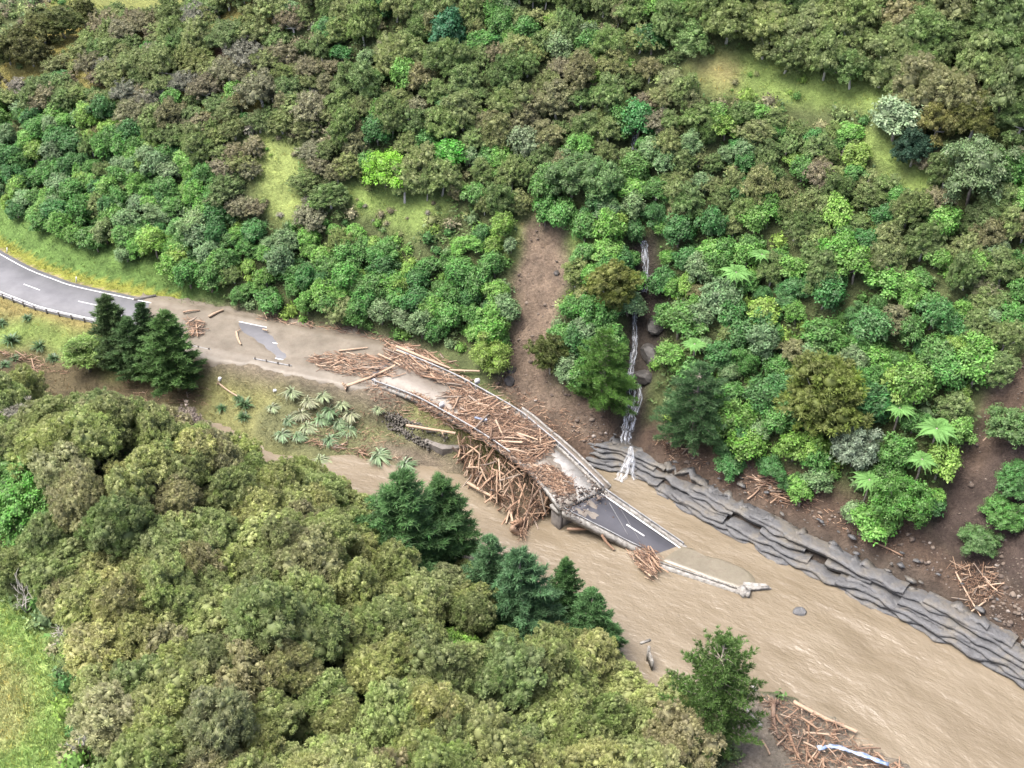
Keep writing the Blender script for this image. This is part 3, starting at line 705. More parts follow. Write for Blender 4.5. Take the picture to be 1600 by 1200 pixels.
MB().box((nb[0] + .75, nb[1] - .3, nb[2] + .1), (.5, 1.0, .9), -.3).build('end_block', M['concrete'], su)
v0, v1 = nb + np.array([.2, .1, 0]), nc
block([v0, v1, v1 + np.array([-.6, .7, 0]), v0 + np.array([.3, 1.4, 0])], -5.72, -6.6, 'broken_corner', M['concrete'], su)
MB().box(tuple(v0 * .45 + v1 * .55 + np.array([0, .1, .25])), (2.6, .35, .3), math.atan2(v1[1] - v0[1], v1[0] - v0[0])).build('corner_kerb', M['concrete'], su)

# ------------------------------------------------------------------ stone and rock
def blob(rad, seed, sub=2, squash=(1, 1, .7), amp=.35, sharp=True):
    r = np.random.default_rng(seed); import bmesh
    bm = bmesh.new(); bmesh.ops.create_icosphere(bm, subdivisions=sub, radius=1)
    pl = r.normal(size=(9, 3)); pl /= np.linalg.norm(pl, axis=1)[:, None]; pd = .62 + .3 * r.random(9)
    for v in bm.verts:
        c = np.array(v.co)
        for n_, d_ in zip(pl, pd):
            e = np.dot(c, n_) - d_
            if e > 0: c = c - n_ * e
        c = c * (1 + (r.random() - .5) * amp * .25); v.co = Vector(c * np.array(squash) * rad)
    me = bpy.data.meshes.new('rock'); bm.to_mesh(me); bm.free(); return me
rocks = []
for k in range(6):
    me = blob(1, 50 + k); me.materials.append(M['rock']); rocks.append(me)
def rock(px, py, size, label, group=None, at=None, z=None, mesh=None):
    p = T(px, py) if at is None else at
    o = link('rock', mesh or rocks[random.randrange(6)]); o.location = (p[0], p[1], (p[2] if z is None else z) + size * .15)
    o.scale = (size * random.uniform(.8, 1.3), size * random.uniform(.8, 1.2), size * random.uniform(.7, 1.1)); o.rotation_euler = (random.uniform(-.4, .4), random.uniform(-.4, .4), random.random() * 6)
    return tag(o, label, 'rock', group)
for px, py, s_, lab in ((1026, 512, 1.7, 'broad dark rock wall block right of the middle fall'), (1016, 556, 1.6, 'dark rock below the middle fall'), (1008, 592, 1.5, 'flat grey rock at the lip of the lower cascade'), (970, 618, 1.2, 'wet rock left of the lower cascade'), (1022, 440, 1.4, 'dark rock high in the gully right of the upper fall')):
    rock(px, py, s_, lab)
rock(839, 669, .7, 'pale loose boulder on brown soil just above the far bridge rail')
rock(795, 596, .8, 'brown rock lying low on the landslide scar beside the round light tree'); rock(870, 428, .6, 'small rock midway up the bare landslide scar'); rock(800, 580, 1.0, 'flat brown rock at the foot of the landslide scar')
lr = blob(1, 77); lr.materials.append(M['strata']); rock(1249, 958, .9, 'single grey rock standing in the brown river below the sunken span', at=P(1249, 958, -6), z=-6.0, mesh=lr)
# layered mudstone shelf on the far bank
shelf = tag(empty('rock_ledge'), kind='structure'); shelf['label'] = 'layered grey mudstone shelf along the far river bank'
wpath = resample([P(868, 704, -4.5), P(905, 712, -5), P(950, 728, -5.6)] + [p for p in WFAR if p[0] > 13.5], .45)
wl = len(wpath); warc = np.concatenate([[0], np.cumsum(np.linalg.norm(np.diff(wpath, axis=0), axis=1))])
wt = np.gradient(wpath[:, :2], axis=0); wt /= np.linalg.norm(wt, axis=1)[:, None]; wnrm = np.stack([-wt[:, 1], wt[:, 0]], 1)
for _ in range(8): wnrm[1:-1] = (wnrm[:-2] + wnrm[1:-1] * 2 + wnrm[2:]) / 4
NL = 8; _rs = np.random.default_rng(44); _so = np.cumsum(_rs.uniform(.2, 1.3, 12)); _so *= 3.8 / _so[9]; _sz = np.cumsum(_rs.uniform(.15, .5, 12)); _sz *= 3.0 / _sz[9]
for k in range(NL):
    r = np.random.default_rng(300 + k)
    kn = np.cumsum(r.uniform(.4, 2.2, 140)); jv = r.normal(0, .15, 140); jag = np.interp(warc, kn, jv) + np.interp(warc, np.repeat(kn, 2)[:-1] + np.tile([0, .05], 140)[:-1], np.repeat(r.normal(0, .1, 140), 2)[1:])
    slow = (fbm(warc * .05 + k * .05, warc * 0 + k * .12, 4) - .5) * 1.9
    off = -1.3 + _so[k] + jag * .75 + slow + (28 - warc) * .022
    zt = -6.25 + _sz[k] + slow * .30 + (warc - 30) * .004 + (vnoise(warc * .9, warc * 0 + k) - .5) * .22
    zt = np.minimum(zt, -2.4 + (vnoise(warc * .4, warc * 0 + 7 * k) - .5) * .8)
    if k == NL - 1: zt = zt - .25 + (vnoise(warc * 1.3, warc * 0 + 3) - .5) * .9; off = off + .6 + r.normal(0, .3, wl)
    gap = vnoise(warc * .22 + k * 13.7, warc * 0 + k * 5.3) < .36; off = off + (vnoise(warc * .5 + k * 3, warc * 0 + k) - .5) * .7
    v = []; q = []
    back = 2.3 if k < NL - 1 else 1.1
    for i in range(wl):
        for o, z in ((off[i] + .28, zt[i] - .6), (off[i] + .12, zt[i] - .14), (off[i], zt[i]), (off[i] + .5, zt[i] + .10 + (r.random() - .5) * .08), (off[i] + 1.2, zt[i] + .16 + (r.random() - .5) * .1), (off[i] + back, zt[i] - .12)):
            v.append((wpath[i][0] + wnrm[i][0] * o, wpath[i][1] + wnrm[i][1] * o, z))
    for i in range(wl - 1):
        if k > 1 and gap[i]: continue
        for j in range(5): a = i * 6 + j; q.append([a, a + 6, a + 7, a + 1])
    link('stratum', mesh_np('stratum', v, q, None, M['strata']), shelf)
_phi = (1 + 5 ** .5) / 2
ICO = np.array([(-1, _phi, 0), (1, _phi, 0), (-1, -_phi, 0), (1, -_phi, 0), (0, -1, _phi), (0, 1, _phi), (0, -1, -_phi), (0, 1, -_phi), (_phi, 0, -1), (_phi, 0, 1), (-_phi, 0, -1), (-_phi, 0, 1)]) / math.hypot(1, _phi)
ICOF = np.array([(0, 11, 5), (0, 5, 1), (0, 1, 7), (0, 7, 10), (0, 10, 11), (1, 5, 9), (5, 11, 4), (11, 10, 2), (10, 7, 6), (7, 1, 8), (3, 9, 4), (3, 4, 2), (3, 2, 6), (3, 6, 8), (3, 8, 9), (4, 9, 5), (2, 4, 11), (6, 2, 10), (8, 6, 7), (9, 8, 1)])
ICO1, ICOF1 = ICO, ICOF
_v, _t = [], []; _rc = np.random.default_rng(71)
for _ in range(420):
    i = _rc.integers(6, wl - 1); o = _rc.uniform(-.4, 5.2); sz_ = .08 + .42 * _rc.random() ** 4; z_ = -6.1 + max(o, 0) * .72; ang = _rc.uniform(-.5, .5) - .6
    J = ICO * (1 + _rc.normal(0, .22, (12, 1))) * sz_ * np.array([1.8, 1, .5]); ca, sa = math.cos(ang), math.sin(ang); J = J @ np.array([[ca, sa, 0], [-sa, ca, 0], [0, 0, 1]])
    _t.append(ICOF + len(_v) * 12); _v.append(J + np.array([wpath[i][0] + wnrm[i][0] * o, wpath[i][1] + wnrm[i][1] * o, z_ + .05]))
sr_ = link('broken_slabs', mesh_np('broken_slabs', np.concatenate(_v), None, np.concatenate(_t), M['strata']), shelf); sr_['kind'] = 'stuff'
# gabion wall below the approach
gw_ = empty('gabion_wall'); tag(gw_, 'dark stone basket retaining wall below the bridge approach', 'retaining wall')
for row, (a, b, z) in enumerate((((592, 640), (700, 680), -2.2), ((600, 655), (672, 694), -3.4))):
    pa, pb = P(*a, z), P(*b, z)
    for k in range(9):
        c = pa + (pb - pa) * (k + .5) / 9; ang = math.atan2(pb[1] - pa[1], pb[0] - pa[0])
        rg = np.random.default_rng(400 + row * 20 + k); cs_ = rg.uniform(-.5, .5, (46, 3)) * np.array([1.15, .95, .95]); J = ICO1[None] * (1 + rg.normal(0, .2, (46, 12, 1))) * rg.uniform(.1, .2, (46, 1, 1))
        g = mesh_np('stone_basket', (cs_[:, None] + J).reshape(-1, 3), None, (ICOF1[None] + (np.arange(46) * 12)[:, None, None]).reshape(-1, 3), M['gabion']); o = link('stone_basket', g, gw_); o.location = (c[0], c[1], z - .45); o.rotation_euler = (0, 0, ang)
# waterfall
GP = resample([np.array([p[0], p[1], float(hz(p[0], p[1]))]) for p in GUL], .5)
def stream(pts, w0, w1, name, parent, up=.25):
    pts = np.asarray(pts); n_ = len(pts); v = []; q = []; uv = []
    for i in range(n_):
        t = pts[min(i + 1, n_ - 1)] - pts[max(i - 1, 0)]; L = math.hypot(t[0], t[1]) or 1; nx, ny = -t[1] / L, t[0] / L
        w = (w0 + (w1 - w0) * i / (n_ - 1)) * random.uniform(.75, 1.25)
        for j in range(5):
            o = (j / 4 - .5) * w; v.append((pts[i][0] + nx * o, pts[i][1] + ny * o, pts[i][2] + up + .22 * (1 - (j / 2 - 1) ** 2) + random.uniform(-.05, .05))); uv.append((i * .5, j * .25))
    for i in range(n_ - 1):
        for j in range(4): a = i * 5 + j; q.append([a, a + 5, a + 6, a + 1])
    me = mesh_np(name, v, q, None, M['fall'], smooth=True); u = me.uv_layers.new(name="flow"); u.data.foreach_set("uv", np.array(uv, np.float32)[np.array(q).ravel()].ravel())
    return link(name, me, parent)
wfo = empty('waterfall'); tag(wfo, 'thin white waterfall stream dropping through the dark gully to the river', kind='structure')
def gpath(pxs):
    return resample([T(*p) for p in pxs], .4)
stream(gpath([(984, 585), (987, 620), (984, 655), (978, 690), (985, 715), (975, 748)]), 1.0, 2.1, 'cascade', wfo)
stream(gpath([(996, 592), (1000, 625), (992, 650)]), .5, .7, 'cascade', wfo); stream(gpath([(992, 480), (991, 505), (992, 535), (988, 565), (985, 588)]), .7, .9, 'cascade', wfo)
stream(gpath([(1006, 380), (1009, 425), (1006, 460)]), 1.1, .8, 'cascade', wfo); stream(gpath([(993, 205), (990, 238)]), .9, .8, 'cascade', wfo); stream(resample([P(986, 700, -2.6), P(984, 716, -3.5), P(978, 730, -4.5), P(972, 744, -5.5), P(966, 754, -5.9)], .4), .7, 1.5, 'cascade', wfo, .15); stream(resample([P(988, 705, -2.9), P(990, 722, -4.0), P(988, 740, -5.2), P(992, 752, -5.9)], .4), .35, .6, 'cascade', wfo, .15)

# ------------------------------------------------------------------ driftwood
ICO0, ICOF0 = ICO, ICOF
DECKPOLY = [(p[0], p[1]) for p in FE] + [(p[0], p[1]) for p in NE[::-1]]
DC = (FE + NE) / 2; DCXY = [(p[0], p[1]) for p in DC]; DCS = np.concatenate([[0], np.cumsum(np.linalg.norm(np.diff(DC[:, :2], axis=0), axis=1))])
hx_ = np.arange(-95, 75, .3); hy_ = np.arange(50, 165, .3); HX_, HY_ = np.meshgrid(hx_, hy_, indexing='ij')
HS_ = np.maximum(hz(HX_, HY_), WATER_Z)
_r = np.abs(polydist(HX_, HY_, ROADXY)[0]); HS_ = np.where(_r < 5.5, np.maximum(HS_, .15), HS_)
HS_ = np.where(inpoly(HX_, HY_, DECKPOLY), np.interp(polydist(HX_, HY_, DCXY)[1], DCS, DC[:, 2]) + .05, HS_)
def hs(x, y):
    i = np.clip(((np.asarray(x) + 95) / .3).astype(int), 0, len(hx_) - 1); j = np.clip(((np.asarray(y) - 50) / .3).astype(int), 0, len(hy_) - 1); return HS_[i, j]
_tt = np.arange(85, 240, .3)
def S(px, py):
    d = ray(px, py); X, Y, Zr = d[0] * _tt, d[1] * _tt, H + d[2] * _tt; b = Zr < hs(X, Y); t = _tt[int(np.argmax(b))] if b.any() else _tt[-1]
    x, y = d[0] * t, d[1] * t; return np.array([x, y, float(hs(x, y))])
logm = []
for k in range(8):
    r = random.Random(60 + k); mb = MB(); bx, by = r.uniform(-1.2, 1.2) * (1 + 2 * (k % 2)), r.uniform(-1.2, 1.2) * (1 + 1.5 * (k % 3 == 1)); tp = r.uniform(.45, .85); rings = 7
    path = [(bx * math.sin(math.pi * i / (rings - 1)), by * math.sin(math.pi * i / (rings - 1) * 1.3), i / (rings - 1) - .5) for i in range(rings)]
    rad = [(1 - (1 - tp) * i / (rings - 1)) * r.uniform(.88, 1.1) for i in range(rings)]
    v0 = len(mb.v); ns = 8
    for i in range(rings):
        for j in range(ns):
            th = 2 * math.pi * j / ns; q = rad[i] * r.uniform(.9, 1.08); mb.v.append((path[i][0] + q * math.cos(th), path[i][1] + q * math.sin(th), path[i][2] + r.uniform(-.012, .012) * (i in (0, rings - 1))))
    for i in range(rings - 1):
        for j in range(ns): a = v0 + i * ns + j; c = v0 + i * ns + (j + 1) % ns; mb.q.append([a, c, c + ns, a + ns])
    for e, fl in ((0, 1), (rings - 1, 0)):
        mb.v.append(path[e]); ci_ = len(mb.v) - 1
        for j in range(ns): a = v0 + e * ns + j; c = v0 + e * ns + (j + 1) % ns; mb.t.append([ci_, c, a] if fl else [ci_, a, c])
    logm.append(mb.mesh('log', M['wood'], smooth=True))
rm_ = MB(); _r = random.Random(9)
for j in range(11):
    th = j * .57; rm_.tube([(0, 0, .5), (1.5 * math.cos(th), 1.5 * math.sin(th), -.3), (2.9 * math.cos(th + .3), 2.9 * math.sin(th + .3), -.5 - _r.random())], [.9, .5, .12], 5)
ROOTS = rm_.mesh('roots', M['wood'], smooth=True)
STUB = MB().tube([(0, 0, 0), (1.6, .5, .9), (3.4, 1.0, 2.2)], [.5, .3, .1], 5).mesh('branch_stub', M['wood'], smooth=True)
WOODC = [((.38, .285, .20), 'pale stripped'), ((.28, .19, .125), 'tan'), ((.205, .125, .078), 'reddish brown'), ((.105, .07, .05), 'dark brown'), ((.20, .175, .145), 'weathered grey')]
LOGS = []
def log(p0, p1, r, label=None, group=None, tone=None, mesh=None):
    p0, p1 = Vector(p0), Vector(p1); d = p1 - p0; L = d.length
    o = link('log', logm[mesh if mesh is not None else random.randrange(6)]); o.location = (p0 + p1) / 2
    o.rotation_mode = 'QUATERNION'; o.rotation_quaternion = d.to_track_quat('Z', 'Y'); o.scale = (r, r, L)
    t = tone if tone is not None else random.choices((0, 1, 2, 3, 4), (3, 4, 4, 1.8, 2))[0]; c = WOODC[t][0]; f = random.uniform(.85, 1.15)
    o.color = (c[0] * f, c[1] * f, c[2] * f, 1)
    if mesh in (6, 7) or random.random() < .1: q = link('roots', ROOTS, o, (0, 0, -.5)); q.scale = (1, 1, r / L); q.color = o.color
    elif random.random() < .2: q = link('branch_stub', STUB, o, (0, 0, random.uniform(-.2, .3))); q.scale = (1, 1, r / L); q.rotation_euler = (0, 0, random.random() * 6); q.color = o.color
    tag(o, label, 'log', group); px, py = proj(o.location.x, o.location.y, o.location.z); LOGS.append((o, L, float(px), float(py), t)); return o
def plog(a, b, r, label, up=.25, tone=0, mesh=None, za=None, zb=None):
    p, q = (S(*a) if za is None else P(*a, za)), (S(*b) if zb is None else P(*b, zb)); p[2] += up + r * .5; q[2] += up + r * .5
    return log(p, q, r, label, None, tone, mesh)
plog((540, 608), (618, 576), .26, 'long pale log with roots lying across the bank below the road', .35, 0, 6, None, None)
plog((620, 550), (704, 583), .24, 'longest pale trunk lying along the far edge of the bridge approach', .75)
plog((703, 586), (750, 590), .17, 'pale log pointing at the round light green tree', .8, 0); plog((668, 585), (640, 562), .12, 'thin tan pole left of the longest pale trunk', .6, 1); plog((664, 552), (694, 574), .13, 'pale pole on the chips behind the longest trunk', .4, 1)
plog((635, 668), (712, 682), .22, 'long pale log hanging over the dark stone basket wall', .3, 0, 2, -2.0, -1.6)
plog((731, 756), (778, 782), .26, 'thick pale log at the lower left corner of the log jam', .1, 0, 0, -5.4, -5.2); plog((785, 703), (840, 732), .22, 'straight pale beam along the near edge of the bridge deck', .1, 0, 3, -.7, -.75)
plog((774, 721), (802, 750), .17, 'bare grey tan pole standing out of the middle of the log jam', .5, 0, 2, -2.5, -4.0)
plog((886, 830), (934, 829), .22, 'reddish log stuck out over the water under the fallen span', .3, 2, 0, -5.6, -5.2); plog((940, 836), (959, 860), .2, 'reddish log dropping steeply into the river beside the fallen span', .0, 2, 3, -4.4, -5.9)
plog((327, 498), (349, 486), .22, 'short pale log alone on the silted road near the hill', .15, 0); plog((287, 491), (313, 488), .16, 'pale log on the silt just right of the dark pines', .2, 1)
plog((370, 521), (377, 541), .18, 'crooked pale log lying across the middle of the silted road', .15, 0, 5); plog((368, 522), (377, 517), .1, 'forked pale branch end on the silted road', .2, 0)
plog((530, 552), (575, 546), .16, 'pale log resting flat on silt above the reddish wood drift', .25, 0); plog((308, 512), (310, 530), .14, 'tan log leaning out of the small red woodpile on the road', .3, 1)
plog((343, 604), (372, 625), .13, 'bent bleached branch in the grass below the road', .3, 0, 5); plog((411, 518), (419, 521), .14, 'short board at the edge of the bare asphalt patch', .3, 0)
plog((1238, 1103), (1336, 1151), .24, 'very long pale trunk along the water edge of the lower right pile', .5, 0, 3); plog((1208, 1105), (1216, 1160), .26, 'dark upright log at the left of the lower right pile', .35, 3, 6); plog((1228, 1138), (1246, 1190), .2, 'brown log with pale edge lying downhill in the lower right pile', .4, 2)
plog((1190, 1158), (1202, 1182), .13, 'short pale stick lying alone on the silt at lower right', .1, 0); plog((1262, 1140), (1258, 1200), .15, 'reddish pole running out of the bottom of the picture', .5, 2); plog((1255, 1152), (1292, 1156), .13, 'pale level pole across the lower right pile', .6, 0)
plog((1170, 752), (1204, 762), .16, 'pale pole at the left of the woodpile on the far bank bench', .4, 0); plog((1167, 784), (1186, 768), .12, 'short stick left below the woodpile on the far bank bench', .3, 1); plog((1236, 774), (1279, 777), .17, 'pale log at the right of the woodpile on the far bank bench', .4, 0)
plog((1491, 898), (1530, 968), .1, 'long thin pale stick leaning down over the grey rock ledge', .5, 0, 5); plog((1496, 972), (1538, 946), .13, 'bleached stick crossing at the tip of the right bank woodpile', .4, 0); plog((1528, 924), (1566, 918), .1, 'thin pale pole on the right bank woodpile', .6, 0)
plog((1355, 848), (1409, 873), .14, 'single reddish log on the soil above the grey rock ledge', .3, 2); 
plog((1530, 700), (1545, 680), .1, 'thin pale stick on the dark bare slope at far right', .2, 0)
chv, chq, chw = [], [], []
def stick(p, d, L, r):
    d = d / np.linalg.norm(d); a = np.cross(d, [0, 0, 1.0]) if abs(d[2]) < .95 else np.cross(d, [1.0, 0, 0]); a /= np.linalg.norm(a); c = np.cross(d, a); b = len(chv); vv = random.random()
    for e in (-.5, .5):
        for o in ((1, 0), (-.5, .87), (-.5, -.87)): chv.append(p + d * L * e + (a * o[0] + c * o[1]) * r * (1 if e < 0 else .7)); chw.append(vv)
    for i in range(3): j = (i + 1) % 3; chq.append([b + i, b + j, b + 3 + j, b + 3 + i])
def _in1(x, y, poly):
    r = False; j = len(poly) - 1
    for i in range(len(poly)):
        xi, yi = poly[i]; xj, yj = poly[j]
        if (yi > y) != (yj > y) and x < (xj - xi) * (y - yi) / (yj - yi) + xi: r = not r
        j = i
    return r
def rnd_in(poly):
    xs = [p[0] for p in poly]; ys = [p[1] for p in poly]
    while True:
        x, y = random.uniform(min(xs), max(xs)), random.uniform(min(ys), max(ys))
        if _in1(x, y, poly): return x, y
def drift(poly, nlog, nchip, heap, ang, spread, label, lmax=3.6, rmax=.17, big=1.0, flat=.25):
    c = np.mean(poly, axis=0)
    for k in range(nlog + nchip):
        px, py = rnd_in(poly); p = S(px, py); e = min(1, 1.6 * (1 - np.hypot((px - c[0]) / 60, (py - c[1]) / 40) * .5)); e = max(e, .25)
        a = ang + random.gauss(0, spread); d = np.array([math.cos(a), math.sin(a), random.gauss(0, flat * .6)])
        z = p[2] + random.random() ** .7 * heap * e + .06
        if k < nlog:
            L = random.uniform(1.2, lmax) * big; r = random.uniform(.06, rmax); q = np.array([p[0], p[1], z + r])
            log(q - d * L / 2, q + d * L / 2, r, label, label)
        else: stick(np.array([p[0], p[1], z]), d, random.uniform(.25, 1.5) * big * (1.0 if random.random() < .85 else 1.6), random.uniform(.015, .06))
drift([(600, 540), (640, 542), (745, 600), (720, 612), (640, 585), (600, 565)], 26, 900, .5, -.5, .5, 'log drifted along the far approach rail', 4.2)
drift([(478, 560), (520, 552), (600, 560), (625, 590), (560, 592), (500, 580)], 14, 700, .35, -.1, .45, 'log in the reddish road drift', 2.8)
drift([(690, 615), (745, 606), (800, 645), (868, 690), (858, 712), (832, 728), (795, 712), (735, 668)], 44, 2900, .8, .35, .9, 'log heaped on the standing deck', 3.8)
drift([(640, 612), (690, 640), (760, 675), (800, 706), (770, 700), (700, 668), (655, 640)], 10, 1100, .45, -.5, .6, 'log spilling over the near deck edge', 2.6)
drift([(840, 730), (860, 728), (895, 752), (900, 772), (872, 778), (850, 752)], 4, 520, .25, -.6, .8, 'log at the broken deck end', 1.8, .1)
drift([(560, 590), (600, 600), (700, 665), (640, 668), (590, 640)], 3, 300, .12, -.3, .9, 'log above the stone basket wall', 1.8, .1)
drift([(292, 500), (318, 505), (318, 525), (294, 528)], 7, 120, .4, .3, .9, 'log in the woodpile beside the pines', 2.6)
drift([(400, 500), (560, 525), (720, 575), (700, 560), (560, 515), (420, 490)], 8, 420, .15, -.4, .8, 'log along the hillside foot', 2.0, .12)
drift([(750, 600), (800, 600), (900, 650), (945, 690), (885, 690), (830, 650)], 0, 260, .1, .2, .9, 'x')
drift([(980, 870), (1005, 862), (1028, 872), (1030, 895), (1018, 910), (1000, 895)], 18, 330, 1.1, -.9, .35, 'log stranded against the fallen span', 3.4, .14)
drift([(1165, 748), (1230, 750), (1285, 770), (1270, 795), (1215, 790)], 18, 320, .7, -.2, .4, 'log in the far bench woodpile', 3.4, .12)
drift([(1020, 688), (1080, 685), (1085, 715), (1050, 725)], 9, 160, .8, .9, .8, 'log tangled at the waterfall foot', 3.0, .12)
drift([(1480, 885), (1550, 890), (1560, 940), (1510, 950)], 9, 300, .8, .8, .9, 'stick tangled above the rock ledge', 3.0, .08)
drift([(1050, 700), (1160, 740), (1300, 800), (1420, 860), (1400, 875), (1280, 815), (1150, 770)], 0, 320, .1, -.5, .8, 'x')
drift([(1185, 1085), (1225, 1095), (1330, 1150), (1430, 1215), (1260, 1230), (1205, 1150)], 34, 900, .8, -.2, .9, 'log in the lower right pile', 3.2, .14, .8)
drift([(0, 550), (60, 560), (110, 585), (40, 590)], 7, 140, .4, -.1, .7, 'log caught in the left flax', 2.8, .1)
drift([(170, 590), (330, 600), (330, 640), (230, 630)], 5, 120, .3, .2, .9, 'log on mud beneath the pines', 2.6, .1)
drift([(420, 680), (500, 690), (640, 720), (560, 715)], 6, 160, .25, -.2, .6, 'log among the flattened flax', 2.6, .09)
drift([(430, 640), (600, 640), (640, 700), (480, 700)], 0, 260, .15, .2, .9, 'x')
# the jam hanging from the deck edge down to the water
jt = strip_pts([P(712, 676, -1.2), P(760, 702, -1.3), P(835, 745, -1.7), P(866, 785, -2.8)], 20); jb = strip_pts([P(722, 725, -5.7), P(745, 768, -5.8), P(790, 805, -5.8), P(818, 836, -5.9), P(842, 806, -5.8), P(862, 792, -5.8)], 20)
for k in range(85 + 1000):
    u = random.random(); v = random.random() ** .85 * 1.02; i = min(int(u * 19), 18); f = u * 19 - i
    a = jt[i] * (1 - f) + jt[i + 1] * f; b = jb[i] * (1 - f) + jb[i + 1] * f
    bul = math.sin(min(v, 1) * math.pi) * .9; sl = (b - a) / np.linalg.norm(b - a); side = np.array([.6, -.8, 0]) * .0
    p = a + (b - a) * v + np.array([-.45, -.75, .35]) * bul * random.uniform(.2, 1.0)
    d = sl * random.choice((1, .6, .25)) + np.array([random.gauss(0, .6), random.gauss(0, .5), random.gauss(0, .35)])
    d = d / np.linalg.norm(d)
    if k < 85:
        L = random.uniform(1.8, 4.4); r = random.uniform(.08, .19); log(p - d * L / 2, p + d * L / 2, r, 'log in the great jam', 'log in the great jam')
    else: stick(p - np.array([-.5, -.8, .5]) * random.uniform(.2, 1.3), d, random.uniform(.4, 1.9), random.uniform(.02, .07))
for k in range(750):
    f = random.uniform(5, 24); i = int(f); p = NE[i] * (1 - f + i) + NE[i + 1] * (f - i); a = random.gauss(-.6, .8)
    stick(p + np.array([random.gauss(.1, .45), random.gauss(.1, .55), random.uniform(.1, .55)]), np.array([math.cos(a), math.sin(a), random.gauss(0, .3)]), random.uniform(.3, 1.7), random.uniform(.015, .055))
rb = log(P(812, 818, -5.2), P(817, 834, -5.7), .42, 'stump with a round reddish root mass at the tip of the log jam', None, 2, 7)
for k in range(160):
    p = P(815 + random.gauss(0, 5), 829 + random.gauss(0, 7), -5.4); stick(p, np.array([random.gauss(0, 1), random.gauss(0, 1), random.gauss(0, .7)]), random.uniform(.3, .9), .03)
tag(link('wood_debris', mesh_np('wood_debris', np.array(chv), chq, None, M['chips'], {'v': np.array(chw)})), 'small broken sticks and wood chips strewn over bridge, road and banks', 'wood debris', kind='stuff')
rbv = []
for k in range(420):
    f = random.random(); w_ = random.gauss(-.25, .95); c_ = (FE[-1] * (1 - f) + NE[-1] * f) + (FE[-1] - FE[-3]) * (w_ * .55 - .1); sz_ = random.uniform(.04, .17) * (1.6 if random.random() < .08 else .8)
    rbv.append((c_ + np.array([0, 0, random.random() * .45 * math.exp(-w_ * w_ * 2) + .05]), sz_, random.random()))
_v, _t, _a = [], [], []
for c_, z_, g_ in rbv:
    J = ICO0 * (1 + np.random.default_rng(int(g_ * 1e6)).normal(0, .25, (12, 1))) * z_ * np.array([1.3, 1, .7]); _t.append(ICOF0 + len(_v) * 12); _v.append(c_ + J); _a.append(np.full(12, g_))
tag(link('rubble', mesh_np('rubble', np.concatenate(_v), None, np.concatenate(_t), M['rubble'], {'v': np.concatenate(_a)})), 'dark broken concrete and mud along the joint of the two deck pieces', 'rubble', kind='stuff')
_v, _t, _a = [], [], []; _rc = np.random.default_rng(8)
CL = [(SLIP, 230), ([(890, 650), (950, 640), (960, 700), (900, 690)], 120), ([(1040, 690), (1160, 720), (1300, 780), (1440, 840), (1600, 930), (1600, 1000), (1440, 890), (1250, 800), (1060, 720)], 450), (SLIP2, 220), ([(1560, 860), (1600, 880), (1600, 1020), (1540, 980)], 150)]
for poly, n_ in CL:
    for _ in range(n_):
        px, py = rnd_in(poly)
        if px > 1610: continue
        p = T(px, py); sz_ = .05 + .28 * _rc.random() ** 7 + .05 * _rc.random(); _t.append(ICOF0 + len(_v) * 12); _v.append(p + np.array([0, 0, sz_ * .2]) + ICO0 * (1 + _rc.normal(0, .25, (12, 1))) * sz_ * np.array([1.2, 1, .75])); _a.append(np.full(12, _rc.random()))
tag(link('soil_clods', mesh_np('soil_clods', np.concatenate(_v), None, np.concatenate(_t), M['clod'], {'v': np.concatenate(_a)})), 'loose clods and stones on the landslide scars and the far bank', 'clods', kind='stuff')
SIZES = lambda L: 'very long' if L > 3.5 else 'long' if L > 2.6 else 'mid-length' if L > 1.8 else 'short'
# small pale things
def flat_box(px, py, size, name, label, cat, mat, up=.15, rz=.4):
    p = S(px, py); o = MB().box((0, 0, 0), size, 0).build(name, mat); bv = o.modifiers.new('b', 'BEVEL'); bv.width = min(size) * .2; bv.segments = 2
    o.location = (p[0], p[1], p[2] + up); o.rotation_euler = (.1, .15, rz); return tag(o, label, cat)
flat_box(430, 614, (.45, .4, .35), 'plastic_drum', 'small white drum lying in the grass below the road', 'drum', M['white'], .25)
flat_box(345, 599, (.5, .4, .5), 'plastic_drum', 'tiny white object at the tip of the bleached branch', 'drum', M['white'], .3, 1.)
flat_box(757, 665, (.7, .35, .35), 'plastic_drum', 'pale blue drum caught in driftwood on the bridge', 'drum', M['bluejunk'], .8); flat_box(748, 662, (1.1, .3, .2), 'plastic_sheet', 'blue grey plastic scrap on the bridge driftwood', 'plastic sheet', M['bluejunk'], .75, -.3)
for k, (px, py) in enumerate(((11, 391), (119, 437))):
    p = T(px, py + 4); o = MB().box((0, 0, .5), (.16, .1, 1.0)).build('marker_post', M['white']); o.location = p; o.rotation_euler = (.0, .25, .3); tag(o, ('white edge marker post on the yellow verge at the left picture edge', 'white edge marker post on the yellow verge left of the dark pines')[k], 'marker post')
o = MB().box((0, 0, .2), (3.4, .3, .5)).build('culvert_headwall', M['darkconcrete']); p = T(227, 467); o.location = p; o.rotation_euler = (0, 0, .3); tag(o, 'low dark culvert wall at the road edge behind the pines', 'culvert')
